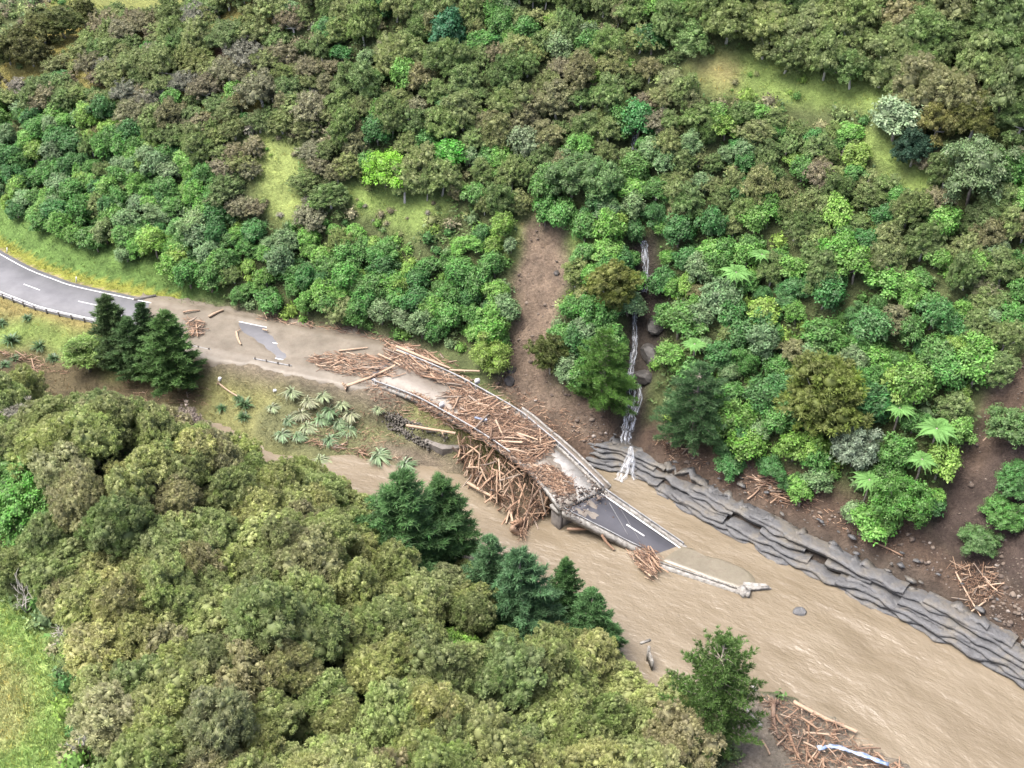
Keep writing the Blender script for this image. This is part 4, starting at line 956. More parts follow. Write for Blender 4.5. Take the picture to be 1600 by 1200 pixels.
# concrete approach remains on the near bank
pa = S(1012, 1034); w = empty('broken_parapet', tuple(pa)); 
MB().box((0, .2, 1.0), (.3, .35, 2.6)).build('post', M['concrete'], w); MB().box((-.3, 1.1, 2.1), (1.3, .25, .22), .4).build('rail', M['concrete'], w); MB().box((.2, -.6, .9), (.2, 1.4, 1.6), .2).build('panel', M['concrete'], w)
tag(w, 'pale concrete parapet stub at the water edge behind the near trees', 'parapet')
for k, (a, b, lab) in enumerate((((1163, 1108), (1188, 1138), 'pale kerb beam on the silt right of the big lower pine'), ((1172, 1072), (1180, 1080), 'short pale kerb end beside the water right of the pine'))):
    p, q = T(*a), T(*b); mb = MB(); mb.sweep(strip_pts([p, q], 8), [(.2, -.2), (.2, .45), (-.2, .45), (-.2, -.2)], jitter=.05); tag(mb.build('kerb_beam', M['concrete']), lab, 'kerb')
mb = MB(); mb.sweep(strip_pts([S(1275, 1178), S(1300, 1174), S(1340, 1188), S(1385, 1205)], 20) + np.array([0, 0, .9]), [(.22, 0), (.2, .12), (-.2, .1), (-.22, 0)], jitter=.25); tag(mb.build('plastic_sheet', M['bluejunk']), 'torn blue white plastic strip on the lower right woodpile', 'plastic sheet')

# ------------------------------------------------------------------ vegetation
def nrm(a): return a / (np.linalg.norm(a, axis=-1, keepdims=True) + 1e-9)
class Foliage:
    def __init__(s, seed): s.r = np.random.default_rng(seed); s.V = []; s.Q = []; s.T = []; s.v = []; s.w = []; s.n = 0
    def leaves(s, c, d, nrmv, L, W, v, w):
        """rhombic leaves at c along d, facing nrmv"""
        k = len(c); d = nrm(d); side = nrm(np.cross(d, nrmv)); L = np.asarray(L).reshape(-1, 1) * np.ones((k, 1)); W = np.asarray(W).reshape(-1, 1) * np.ones((k, 1))
        V = np.stack([c, c + d * L * .45 + side * W * .5, c + d * L, c + d * L * .45 - side * W * .5], 1).reshape(-1, 3)
        s.Q.append(np.arange(k * 4).reshape(-1, 4) + s.n); s.V.append(V); s.v.append(np.repeat(v, 4)); s.w.append(np.repeat(w, 4)); s.n += k * 4
    def cores(s, c, rad, v, w, squash=.8):
        k = len(c); J = ICO[None] * (1 + s.r.normal(0, .16, (k, 12, 1))); V = c[:, None] + J * np.asarray(rad).reshape(-1, 1, 1) * np.array([1, 1, squash])
        s.T.append((ICOF[None] + (np.arange(k) * 12)[:, None, None] + s.n).reshape(-1, 3)); s.V.append(V.reshape(-1, 3)); s.v.append(np.repeat(v, 12)); s.w.append(np.repeat(w, 12)); s.n += k * 12
    def mesh(s, name, mat):
        return mesh_np(name, np.concatenate(s.V), np.concatenate(s.Q) if s.Q else None, np.concatenate(s.T) if s.T else None, mat, {'v': np.clip(np.concatenate(s.v), 0, 1), 'w': np.clip(np.concatenate(s.w), 0, 1)})
def fib(n, r):
    i = np.arange(n) + .5; z = 1 - 2 * i / n; a = i * 2.399963 + r.random() * 6; q = np.sqrt(1 - z * z); return np.stack([q * np.cos(a), q * np.sin(a), z], 1)
def lobes_dome(r, R, H_, n, lr, low=.3, var=1.0):
    """lobe centres over the upper shell of a crown that reaches from low*H_ to H_"""
    hz_ = H_ * (1 - low) * .5; zc = H_ * (1 + low) * .5; d = fib(int(n * 1.35), r); d = d[d[:, 2] > -.62]; out = [(np.array([0, 0, zc]), lr * R * 1.25)]
    for q in d:
        q = q + r.normal(0, .14, 3); f = r.uniform(1 - .34 * var, 1 + .2 * var); rad = lr * R * r.uniform(1 - .4 * var, 1 + .3 * var); k = 1 - rad / R * .85
        out.append((np.array([q[0] * R * k * f, q[1] * R * k * f, zc + q[2] * max(hz_ - rad * .8, .3) * f + r.normal(0, .06 * R)]), rad))
    return out
def trunk_mesh(r, H_, lobes, base_r, mat, fork=.35, bend=.5):
    mb = MB(); f = np.array([r.normal(0, bend * .4), r.normal(0, bend * .4), H_ * fork])
    mb.tube([(0, 0, -.8), tuple(f * .5 + np.array([r.normal(0, .1), r.normal(0, .1), 0])), tuple(f)], [base_r * 1.25, base_r, base_r * .85], 7)
    for c, lr in lobes[:: max(1, len(lobes) // 8)]:
        m = f * .45 + c * .55 + np.array([0, 0, -.25 * lr]); mb.tube([tuple(f - np.array([0, 0, .15])), tuple(m), tuple(c + np.array([0, 0, -.1]))], [base_r * .6, base_r * .38, base_r * .12], 5, cap=False)
    return mb.mesh('trunk', M[mat], smooth=True)
def tea_tree(seed, R=3.4, H_=7.5, nl=19, tuft=.50, per=17, blades=74, loose=.0, mat='tea', bl=.30, bw=.085, lr=.33, low=.22, var=.45):
    F = Foliage(seed); r = F.r; lob = lobes_dome(r, R, H_, nl, lr, low, var)
    for c, rad in lob:
        d = fib(int(per * 1.35), r); d = d[d[:, 2] > -.35]; k = len(d); d = nrm(d + r.normal(0, .16, d.shape))
        tc = c + d * rad * np.array([1, 1, .85]) * r.uniform(.86, 1.22 + loose, (k, 1)); tr = tuft * r.uniform(.7, 1.25, k); tv = r.beta(3, 3, k); lv = r.normal(0, .08); tw = r.random(k) * .6 + .2 + r.normal(0, .12)
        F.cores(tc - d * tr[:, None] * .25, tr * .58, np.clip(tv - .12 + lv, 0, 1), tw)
        n_ = blades; tcr = np.repeat(tc, n_, 0); dr = nrm(np.repeat(d, n_, 0) * .75 + np.array([0, 0, .35]) + r.normal(0, .62, (k * n_, 3)))
        trr = np.repeat(tr, n_); F.leaves(tcr + dr * trr[:, None] * r.uniform(.3, .62, (k * n_, 1)), dr, nrm(r.normal(0, 1, dr.shape)), bl / .42 * trr * r.uniform(.65, 1.1, k * n_), bw * r.uniform(.7, 1.3, k * n_), np.clip(np.repeat(tv + lv, n_) + r.normal(.06, .14, k * n_), 0, 1), np.clip(np.repeat(tw, n_) + r.normal(0, .1, k * n_), 0, 1))
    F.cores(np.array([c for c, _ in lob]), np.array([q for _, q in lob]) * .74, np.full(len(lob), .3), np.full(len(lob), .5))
    return F.mesh('crown', M[mat]), trunk_mesh(r, H_, lob, .13 + R * .02, 'palebark')
def broad_tree(seed, R=2.4, H_=5.2, nl=17, per=24, nleaf=10, L=.40, W=.25, lr=.38, core=.86, mat='broad', ros=.16, low=.08):
    F = Foliage(seed); r = F.r; lob = lobes_dome(r, R, H_, nl, lr, low)
    for c, rad in lob:
        d = fib(int(per * 1.4), r); d = d[d[:, 2] > -.4]; d = nrm(d + r.normal(0, .2, d.shape)); k = len(d)
        rc = c + d * rad * r.uniform(.85, 1.2, (k, 1)) * np.array([1, 1, .9]); n_ = nleaf; rv = r.beta(2.4, 2.4, k) + r.normal(0, .09); rw = np.clip(r.normal(.5, .2, k), 0, 1)
        up = nrm(d + np.array([0, 0, .5])); upr = np.repeat(up, n_, 0)
        tang = r.normal(0, 1, (k * n_, 3)); tang = nrm(tang - upr * np.sum(tang * upr, 1)[:, None])
        dr = nrm(tang + upr * r.uniform(-.25, .55, (k * n_, 1))); fac = nrm(upr + r.normal(0, .35, upr.shape))
        F.leaves(np.repeat(rc, n_, 0) + dr * ros * .4 + r.normal(0, ros, (k * n_, 3)), dr, fac, L * r.uniform(.7, 1.2, k * n_), W * r.uniform(.7, 1.2, k * n_), np.clip(np.repeat(rv, n_) + r.normal(0, .15, k * n_), 0, 1), np.clip(np.repeat(rw, n_) + r.normal(0, .1, k * n_), 0, 1))
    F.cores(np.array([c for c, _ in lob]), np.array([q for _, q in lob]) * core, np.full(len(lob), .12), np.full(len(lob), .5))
    return F.mesh('crown', M[mat]), trunk_mesh(r, H_, lob, .12 + R * .02, 'bark')
def pine(seed, H_=13, R=3.2, whorls=17, nb=6, z0=.14, needle=.5, droop=-.05, wisp=1.0, power=.8, tone=0):
    F = Foliage(seed); r = F.r; mb = MB(); br_ = .02 * H_
    mb.tube([(0, 0, -.8), (r.normal(0, .1), r.normal(0, .1), H_ * .5), (0, 0, H_ * .985)], [br_, br_ * .65, .03], 8)
    for k in range(whorls):
        f = min(max((k + r.uniform(-.2, .2)) / (whorls - 1), 0), 1); z = H_ * (z0 + (1 - z0) * f * .98); Lw = R * (1 - f) ** power * (.75 + .25 * min(1, f * 5 + .3)) + .25; wv = r.normal(.5, .1)
        for j in range(nb if f < .85 else 4):
            a = j * 2 * math.pi / nb + r.normal(0, .3) + k; L = Lw * r.uniform(.65, 1.18); rise = droop + .35 * f + r.normal(0, .08)
            ax = np.array([math.cos(a), math.sin(a), rise]); tip = np.array([0, 0, z]) + ax * L + np.array([0, 0, .12 * L]); mid = np.array([0, 0, z]) + ax * L * .5
            mb.tube([(0, 0, z), tuple(mid), tuple(tip)], [.05 + .015 * L, .035, .012], 4, cap=False)
            ns = max(3, int(L / .42)); t = np.linspace(.22, 1.0, ns); base = np.array([0, 0, z]) + ax * L * t[:, None] + np.array([0, 0, .12 * L]) * (t ** 2)[:, None]
            side = np.array([-math.sin(a), math.cos(a), 0]); pts = [base]
            for sg in (-1, 1):
                for q in (.4, .8): pts.append(base[:-1] + side * sg * q * (L * .30 * (1.1 - t[:-1]))[:, None] + ax * .15 + r.normal(0, .07, base[:-1].shape))
            pts = np.concatenate(pts); k2 = len(pts); n_ = int(17 * wisp); dr = nrm(np.repeat(np.tile(ax * .7 + np.array([0, 0, .5]), (k2, 1)), n_, 0) + r.normal(0, .6, (k2 * n_, 3)))
            pv = np.clip(r.normal(wv, .2, k2), 0, 1)
            F.leaves(np.repeat(pts, n_, 0), dr, nrm(r.normal(0, 1, dr.shape)), needle * r.uniform(.7, 1.2, k2 * n_), .055, np.clip(np.repeat(pv, n_) + r.normal(0, .1, k2 * n_), 0, 1), np.clip(r.normal(.5, .2, k2 * n_), 0, 1))
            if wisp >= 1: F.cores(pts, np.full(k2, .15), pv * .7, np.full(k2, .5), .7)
    return F.mesh('crown', M['needle']), mb.mesh('trunk', M['bark'], smooth=True)
def flax(seed, n_=70, L=2.2, W=.13, lean=(0, 0), droop=1.0, flatten=0):
    r = np.random.default_rng(seed); V = []; Q = []; vv = []; ww = []
    for k in range(n_):
        a = r.random() * 6.283; el = r.uniform(.35, 1.35) * (1 - flatten * .55); l = L * r.uniform(.6, 1.1); d = np.array([math.cos(a) * math.cos(el), math.sin(a) * math.cos(el), math.sin(el)]) + np.array([lean[0], lean[1], 0]); d /= np.linalg.norm(d)
        side = np.cross(d, [0, 0, 1.0]); side /= np.linalg.norm(side) + 1e-6; p = np.array([r.normal(0, .12), r.normal(0, .12), 0]); b = len(V); v0 = r.random(); w0 = r.random(); seg = 5
        for i in range(seg + 1):
            f = i / seg; w = W * (1 - f * .9) * (.75 + f * .8 if f < .3 else 1); q = p + d * l * f + np.array([lean[0] * .5, lean[1] * .5, -droop]) * l * .42 * f ** 2.2; q[2] = max(q[2], .05 + .1 * r.random())
            V += [q - side * w, q + side * w]; vv += [v0] * 2; ww += [w0] * 2
        for i in range(seg): Q.append([b + 2 * i, b + 2 * i + 1, b + 2 * i + 3, b + 2 * i + 2])
    return mesh_np('leaves', np.array(V), Q, None, M['flax'], {'v': np.array(vv), 'w': np.array(ww)})
def fern(seed, nf=15, L=2.6, H_=3.5):
    F = Foliage(seed); r = F.r
    for k in range(nf):
        a = k * 6.283 / nf + r.normal(0, .12); l = L * r.uniform(.85, 1.1); t = np.linspace(.06, 1, 26); rr = l * t * .93; z = H_ + l * (.45 * t - .62 * t ** 2.1)
        c = np.stack([rr * math.cos(a), rr * math.sin(a), z], 1); side = np.array([-math.sin(a), math.cos(a), -.25]); fw = np.array([math.cos(a), math.sin(a), 0]) * .35
        pl = l * .24 * np.sin(np.clip(t * 1.05 + .1, 0, 1) ** .7 * math.pi) + .06; v0 = r.uniform(.35, .75)
        for sg in (-1, 1):
            sd_ = side * np.array([sg, sg, 1]); d = np.tile(sd_ + fw, (26, 1)); F.leaves(c, d, np.tile(np.array([0, 0, 1.0]), (26, 1)), pl, l * .05, np.clip(r.normal(v0, .08, 26), 0, 1), np.full(26, .5))
    mb = MB(); mb.tube([(0, 0, -.5), (.1, 0, H_ * .5), (0, 0, H_ + .05)], [.16, .13, .12], 7); return F.mesh('fronds', M['broad']), mb.mesh('trunk', M['bark'])
def bare(seed, H_=4.5):
    r = random.Random(seed); mb = MB()
    def br_(p, d, L, rad, n_):
        q = p + d * L; m = p + d * L * .5 + Vector((r.gauss(0, .06), r.gauss(0, .06), 0)) * L; mb.tube([p, m, q], [rad, rad * .8, rad * .55], 5, cap=False)
        if n_ > 0:
            for _ in range(3 if n_ > 1 else 2): br_(q - d * L * r.uniform(0, .4), (d + Vector((r.gauss(0, .5), r.gauss(0, .5), r.gauss(.1, .3)))).normalized(), L * r.uniform(.5, .75), rad * .55, n_ - 1)
    for _ in range(3): br_(Vector((0, 0, -.3)), Vector((r.gauss(0, .35), r.gauss(0, .35), 1)).normalized(), H_ * .42, .11, 3)
    return mb.mesh('branches', M['palebark'], smooth=True)

LIB = {
    'tea': [tea_tree(100 + k) for k in range(7)],
    'teah': [tea_tree(150 + k, 3.4, 6.6, 22, .5, 13, 60, .1, 'tea', .30, .085, .30, -.05, .75) for k in range(7)],
    'scrub': [tea_tree(200 + k, 2.2, 3.4, 13, .34, 13, 40, .35, 'scrub', .34, .06, .36, .02) for k in range(6)],
    'broad': [broad_tree(300 + k) for k in range(7)],
    'round': [broad_tree(400 + k, 2.6, 5.2, 19, 28, 12, .26, .14, .34) for k in range(3)],
    'large': [broad_tree(430 + k, 4.6, 8.4, 40, 20, 11, .36, .2, .24) for k in range(2)],
    'willow': [broad_tree(450 + k, 2.4, 6.0, 18, 26, 12, .42, .10, .34) for k in range(2)],
    'pine': [pine(500 + k) for k in range(4)],
    'wisp': [pine(550 + k, 14, 4.6, 15, 7, .12, .55, -.12, .85, .55) for k in range(2)],
    'totara': [tea_tree(580, 4.0, 8.5, 28, .5, 16, 40, .3, 'tea', .42, .11, .28, .06)],
    'bigpine': [pine(590, 14, 3.6, 19, 7, .2, .36, .15, .98, .5)],
}
SIZE = {'tea': (3.4, 7.5), 'teah': (3.4, 6.6), 'scrub': (2.2, 3.4), 'broad': (2.4, 5.2), 'round': (2.6, 5.2), 'willow': (2.4, 6.0), 'large': (4.6, 8.4), 'pine': (3.2, 13), 'wisp': (4.6, 14), 'totara': (4.0, 8.5), 'bigpine': (3.6, 14)}
KNAME = {'tea': 'tea_tree', 'teah': 'tea_tree', 'scrub': 'scrub_bush', 'broad': 'broadleaf_tree', 'round': 'broadleaf_tree', 'willow': 'willow_tree', 'large': 'broadleaf_tree', 'pine': 'pine_tree', 'wisp': 'pine_tree', 'totara': 'broadleaf_tree', 'bigpine': 'pine_tree'}
TREES = []
def tree(kind, base, R, Hh, color, label=None, group=None, cat='tree', variant=None, tone=''):
    cm, tm = LIB[kind][variant if variant is not None else random.randrange(len(LIB[kind]))]
    r0, h0 = SIZE[kind]; nm = KNAME[kind]; nm = 'broadleaf_shrub' if nm == 'broadleaf_tree' and R < 1.7 else 'tea_shrub' if kind in ('tea', 'teah') and R < 2.35 else nm; e = empty(nm, tuple(base)); e.rotation_euler = (0, 0, random.random() * 6.283); an = random.uniform(.84, 1.18); e.scale = (R / r0 * an, R / r0 / an, Hh / h0)
    if group and 'near' not in group: e.rotation_euler = (random.gauss(0, .12), random.gauss(0, .12), random.random() * 6.283)
    j = random.uniform(.88, 1.14); c = [max(0, x * j * random.uniform(.95, 1.05)) for x in color]
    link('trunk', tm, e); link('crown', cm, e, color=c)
    tag(e, label, cat, group); px, py = proj(base[0], base[1], base[2] + Hh * .7); TREES.append([e, kind, R, float(px), float(py), tone, label is not None]); return e
def at_crown(px, py, Hh, f=.68):
    p = T(px, py, Hh * f); return p
OLIVE = [((.20, .258, .095), 'olive'), ((.24, .278, .112), 'yellow olive'), ((.155, .215, .078), 'dark olive'), ((.225, .228, .115), 'brownish olive')]
NEARC = [((.282, .315, .12), 'yellow olive'), ((.245, .287, .11), 'olive'), ((.272, .27, .137), 'brownish olive'), ((.205, .248, .098), 'deep olive'), ((.315, .34, .132), 'pale yellow olive')]
BROWN = [((.205, .188, .115), 'brown'), ((.232, .222, .135), 'tan brown'), ((.205, .238, .095), 'khaki'), ((.22, .212, .165), 'grey brown'), ((.155, .215, .08), 'dull green')]
GREEN_ = [((.092, .195, .048), 'mid green'), ((.135, .26, .055), 'bright green'), ((.065, .152, .045), 'deep green'), ((.145, .22, .098), 'grey green'), ((.185, .29, .06), 'yellow green')]
# the trees one can name singly
def special(kind, px, py, R, Hh, color, label, variant=None):
    return tree(kind, at_crown(px, py, Hh), R, Hh, color, label, None, 'tree', variant)
PINEC = (.030, .075, .028)
special('pine', 172, 500, 4.6, 12.5, (.06, .108, .036), 'darkest pine beside the road, tallest of the left clump', 0); special('pine', 203, 530, 4.0, 11, (.085, .155, .052), 'middle pine of the dark clump below the road', 1); special('pine', 262, 528, 5.0, 13.5, (.08, .142, .042), 'right pine of the dark clump, nearest the silted road', 2); special('pine', 225, 500, 2.8, 9, (.048, .095, .032), 'small pine top behind the dark clump by the road', 3)
special('willow', 132, 545, 2.9, 6.0, (.17, .25, .06), 'pale lime willow left of the dark roadside pines', 0); special('round', 765, 549, 2.7, 5.0, (.20, .28, .055), 'round pale lime tree alone at the foot of the landslide', 0)
special('wisp', 945, 555, 4.6, 13, (.075, .155, .03), 'tall bright pine with spreading limbs left of the waterfall', 0); special('teah', 955, 440, 3.6, 7, (.165, .195, .05), 'yellowish bushy tree directly behind the tall bright pine'); special('wisp', 1090, 610, 5.2, 13, (.07, .135, .055), 'wispy wide conifer standing right of the waterfall foot', 1)
special('totara', 1292, 605, 4.9, 9.5, (.15, .185, .05), 'large yellowish olive tree in the middle of the right forest', 0); special('round', 600, 258, 3.8, 5.0, (.17, .32, .035), 'bright lime bushy tree in the small grass clearing', 1); special('broad', 702, 236, 2.2, 4.6, (.085, .26, .035), 'small vivid green tree right of the lime bushy tree')
special('broad', 1405, 175, 2.8, 6.0, (.23, .30, .16), 'pale silvery green tree in the upper right clearing'); special('teah', 1432, 222, 2.6, 5, (.04, .085, .05), 'low blue green bush below the pale silvery tree', 1); special('large', 1530, 255, 4.8, 8.5, (.13, .185, .085), 'large grey green tree near the upper right edge', 0); special('teah', 1525, 175, 2.9, 6, (.155, .165, .05), 'round olive tree standing alone in the upper right shade', 2); special('teah', 1465, 180, 2.6, 6.5, (.20, .195, .075), 'tall pale olive tree between the upper right clearings', 4)
special('broad', 1000, 180, 2.6, 5.5, (.06, .17, .05), 'glossy green tree above the highest white fall'); special('broad', 700, 35, 3.0, 6.5, (.04, .125, .055), 'blue green tree near the middle of the top edge', 3); special('broad', 305, 345, 2.4, 4.5, (.17, .24, .10), 'pale green round tree in the left roadside bush', 1); special('broad', 162, 355, 2.0, 4.5, (.15, .20, .075), 'dull pale green tree in the left bush', 4)
special('broad', 820, 215, 2.6, 5.5, (.15, .20, .10), 'misty grey green tree above the landslide head', 5); special('large', 895, 265, 3.4, 6.5, (.125, .20, .075), 'feathery grey green tree right above the landslide', 1); special('large', 940, 275, 3.2, 6.5, (.11, .19, .065), 'feathery green tree between landslide and upper fall', 0); special('teah', 862, 545, 2.5, 6, (.10, .115, .035), 'dark olive tree between the landslide and tall bright pine', 3)
special('large', 1588, 660, 3.0, 4.4, (.11, .19, .065), 'light green bush on the bare slope at the right edge', 1); special('large', 1532, 842, 2.3, 3.2, (.10, .19, .06), 'light green round bush low on the right bare bank', 0); special('large', 1572, 800, 2.4, 3.6, (.10, .20, .05), 'bright bush between the two round bushes at right'); special('large', 1592, 748, 2.6, 3.6, (.07, .15, .042), 'deep green bush at the right edge above the bank')
for px, py, R, Hh, lab, v in ((628, 795, 6.4, 15, 'left and broadest of the dark pines on the near river bank', 0), (692, 795, 5.4, 14.5, 'dark pine leaning out over the river left of the jam', 1), (812, 908, 5.2, 13.5, 'dense blue green pine at the middle of the near bank', 2), (765, 882, 3.8, 12.5, 'slim pine behind the dense blue green one', 3), (884, 910, 3.0, 11, 'small pointed pine top against the brown river', 1), (925, 955, 3.6, 10, 'thin feathery pine sapling at the near water edge', 3)):
    special('pine', px, py, R, Hh, (.07, .14, .058) if 'blue' in lab else (.066, .13, .042), lab, v)
special('bigpine', 1122, 1060, 5.0, 17, (.085, .15, .04), 'big old pine with bare pale twigs at the lower right', 0)
special('large', 40, 775, 4.2, 6, (.115, .24, .05), 'fresh green leafy tree at the left edge of the near stand', 1); special('large', 15, 745, 3.6, 5, (.10, .20, .045), 'smaller fresh green tree behind the left edge one', 0); special('broad', 720, 1000, 1.7, 3.2, (.17, .30, .05), 'small vivid green bush in the gap of the near stand', 3); special('broad', 700, 1015, 2.0, 2.2, (.16, .27, .045), 'low bright shrub in the gap of the near stand', 1); special('broad', 735, 1025, 1.6, 2.0, (.14, .25, .05), 'low leafy shrub right of the bright gap shrub', 0)
special('scrub', 20, 620, 3.4, 5, (.27, .26, .185), 'grey green bush at the left end of the near stand', 1); special('scrub', 35, 660, 3.2, 5, (.30, .28, .23), 'grey bush with bare twigs at the left picture edge', 2); special('scrub', 290, 665, 2.6, 6, (.26, .235, .19), 'grey half dead bush in the front of the near stand', 3)
special('broad', 1170, 690, 2.3, 4.2, (.15, .28, .05), 'lime green bush right of the wispy conifer', 1); special('broad', 1245, 690, 2.0, 4.5, (.15, .27, .05), 'yellow green bush below the yellowish olive tree', 4); special('large', 1340, 690, 3.2, 6, (.165, .215, .145), 'silvery twiggy tree right below the yellowish olive tree', 1)
special('large', 1410, 775, 3.4, 6.5, (.09, .19, .04), 'bright green tree at the forest tip above the ledge', 1)
for k, (px, py, L, lab) in enumerate(((1150, 428, 2.9, 'tree fern star in the forest right of the gully'), (1463, 672, 3.2, 'largest tree fern at the right forest edge'), (1358, 752, 2.6, 'lowest tree fern above the far bank'), (1405, 640, 2.4, 'tree fern half hidden right of the yellowish olive tree'), (1440, 720, 2.2, 'small tree fern under the largest one'), (1190, 400, 2.0, 'small tree fern right of the fern star'), (1085, 540, 2.0, 'small tree fern behind the wispy conifer'))):
    h_ = 4.6; b = at_crown(px, py, h_, .95); e = empty('tree_fern', tuple(b)); c_, t_ = fern(700 + k, 15, L, h_); link('trunk', t_, e); link('fronds', c_, e, color=(.13, .26, .07)); tag(e, lab, 'tree fern')
    TREES.append([e, 'fern', L * .8, px, py, '', True])
# flax
FX = [flax(800 + k, 80, 2.1) for k in range(4)]; FXF = [flax(820 + k, 75, 2.1, .14, (.45, -.45), 1.5, .7) for k in range(4)]
nfl = 0
for kind, lst in (('up', ((18, 528, 1.15), (62, 537, 1.0), (3, 500, .8), (24, 555, .6), (84, 556, .8), (8, 565, .7), (302, 601, .7), (383, 628, 1.05), (381, 648, .85), (347, 633, .7), (43, 492, .7), (372, 618, .6))),
                  ('flat', ((455, 605, 1.2), (482, 620, 1.1), (505, 612, 1.0), (515, 635, 1.1), (470, 640, 1.1), (500, 648, 1.25), (535, 625, .9), (548, 640, 1.1), (545, 665, 1.15), (480, 660, 1.1), (450, 650, .9), (440, 672, 1.0), (515, 680, 1.0), (500, 712, 1.1), (592, 705, 1.35), (632, 718, 1.1), (590, 632, .8), (465, 675, .9), (530, 655, 1.0), (425, 630, .8)))):
    for k, (px, py, s_) in enumerate(lst):
        p = T(px, py + 6); e = empty('flax_bush', tuple(p)); e.scale = (s_ * (.98 if kind == 'up' else .9),) * 3; e.rotation_euler = (0, 0, random.random() * 6.28 if kind == 'up' else random.gauss(0, .35))
        c = ((.07, .12, .05) if kind == 'up' else random.choice(((.14, .19, .10), (.175, .205, .11), (.11, .16, .08), (.19, .20, .12))))
        link('leaves', (FX if kind == 'up' else FXF)[k % 4], e, color=c)
        if kind == 'up': lab = ('large dark flax at the left edge below the road', 'dark spiky flax left of the pale willow', 'dark flax cut by the left picture edge', 'small flax below the large left one', 'flax sprawling on brown debris left of the willow', 'low flax at the left edge above the near stand', 'small flax right of the dark pines', 'largest green flax on the grassy bank', 'drooping flax just below the largest bank flax', 'green flax left of the largest bank flax', 'pale young flax beside the guard rail', 'small flax at the end of the bleached branch')[k]
        else: lab = 'flattened pale flax on the river flat, ' + ('top one', 'second from top', 'between the two upper rows', 'right of the upper row', 'left in the middle row', 'centre of the patch', 'upper right in the patch', 'right end of the middle row', 'right end of the lower row', 'below the patch centre', 'left end of the middle row', 'left end of the lower row', 'lower right of the centre', '', '', '', '', 'low left by the trees', 'just right of the centre', 'far left by the grass')[k]
        if kind == 'flat':
            for q, w in ((0, 'uppermost '), (13, 'lowest left '), (14, 'largest straw coloured '), (15, 'rightmost '), (16, 'lone upper right ')):
                if q == k: lab = w + 'flattened flax clump on the silted flat by the river'
        tag(e, lab, 'flax', 'flattened flax on the river flat' if kind == 'flat' else None)
for k, (px, py) in enumerate(((28, 58), (62, 40), (95, 28), (128, 14), (45, 72), (8, 70))): special('teah', px, py, 2.6 + (k % 3) * .4, 5.5, (.12, .135, .05), ('dark olive tree behind the upper left ridge, %s' % ('second from left', 'third from left', 'fourth from left', 'rightmost', 'lowest of the clump', 'leftmost')[k]))
# bare pale branches at the paddock edge
for px, py, h_, lab in ((28, 922, 5.5, 'pale bare branches under the crown at the left edge'), (165, 1130, 5, 'pale dead stems at the paddock edge near the bottom'), (130, 1150, 4, 'short pale dead stem left of the taller dead stems'), (95, 985, 3.5, 'thin pale stem leaning out over the paddock')):
    b = at_crown(px, py, h_, .6); e = empty('dead_tree', tuple(b)); link('branches', bare(int(px), h_), e); tag(e, lab, 'dead tree')
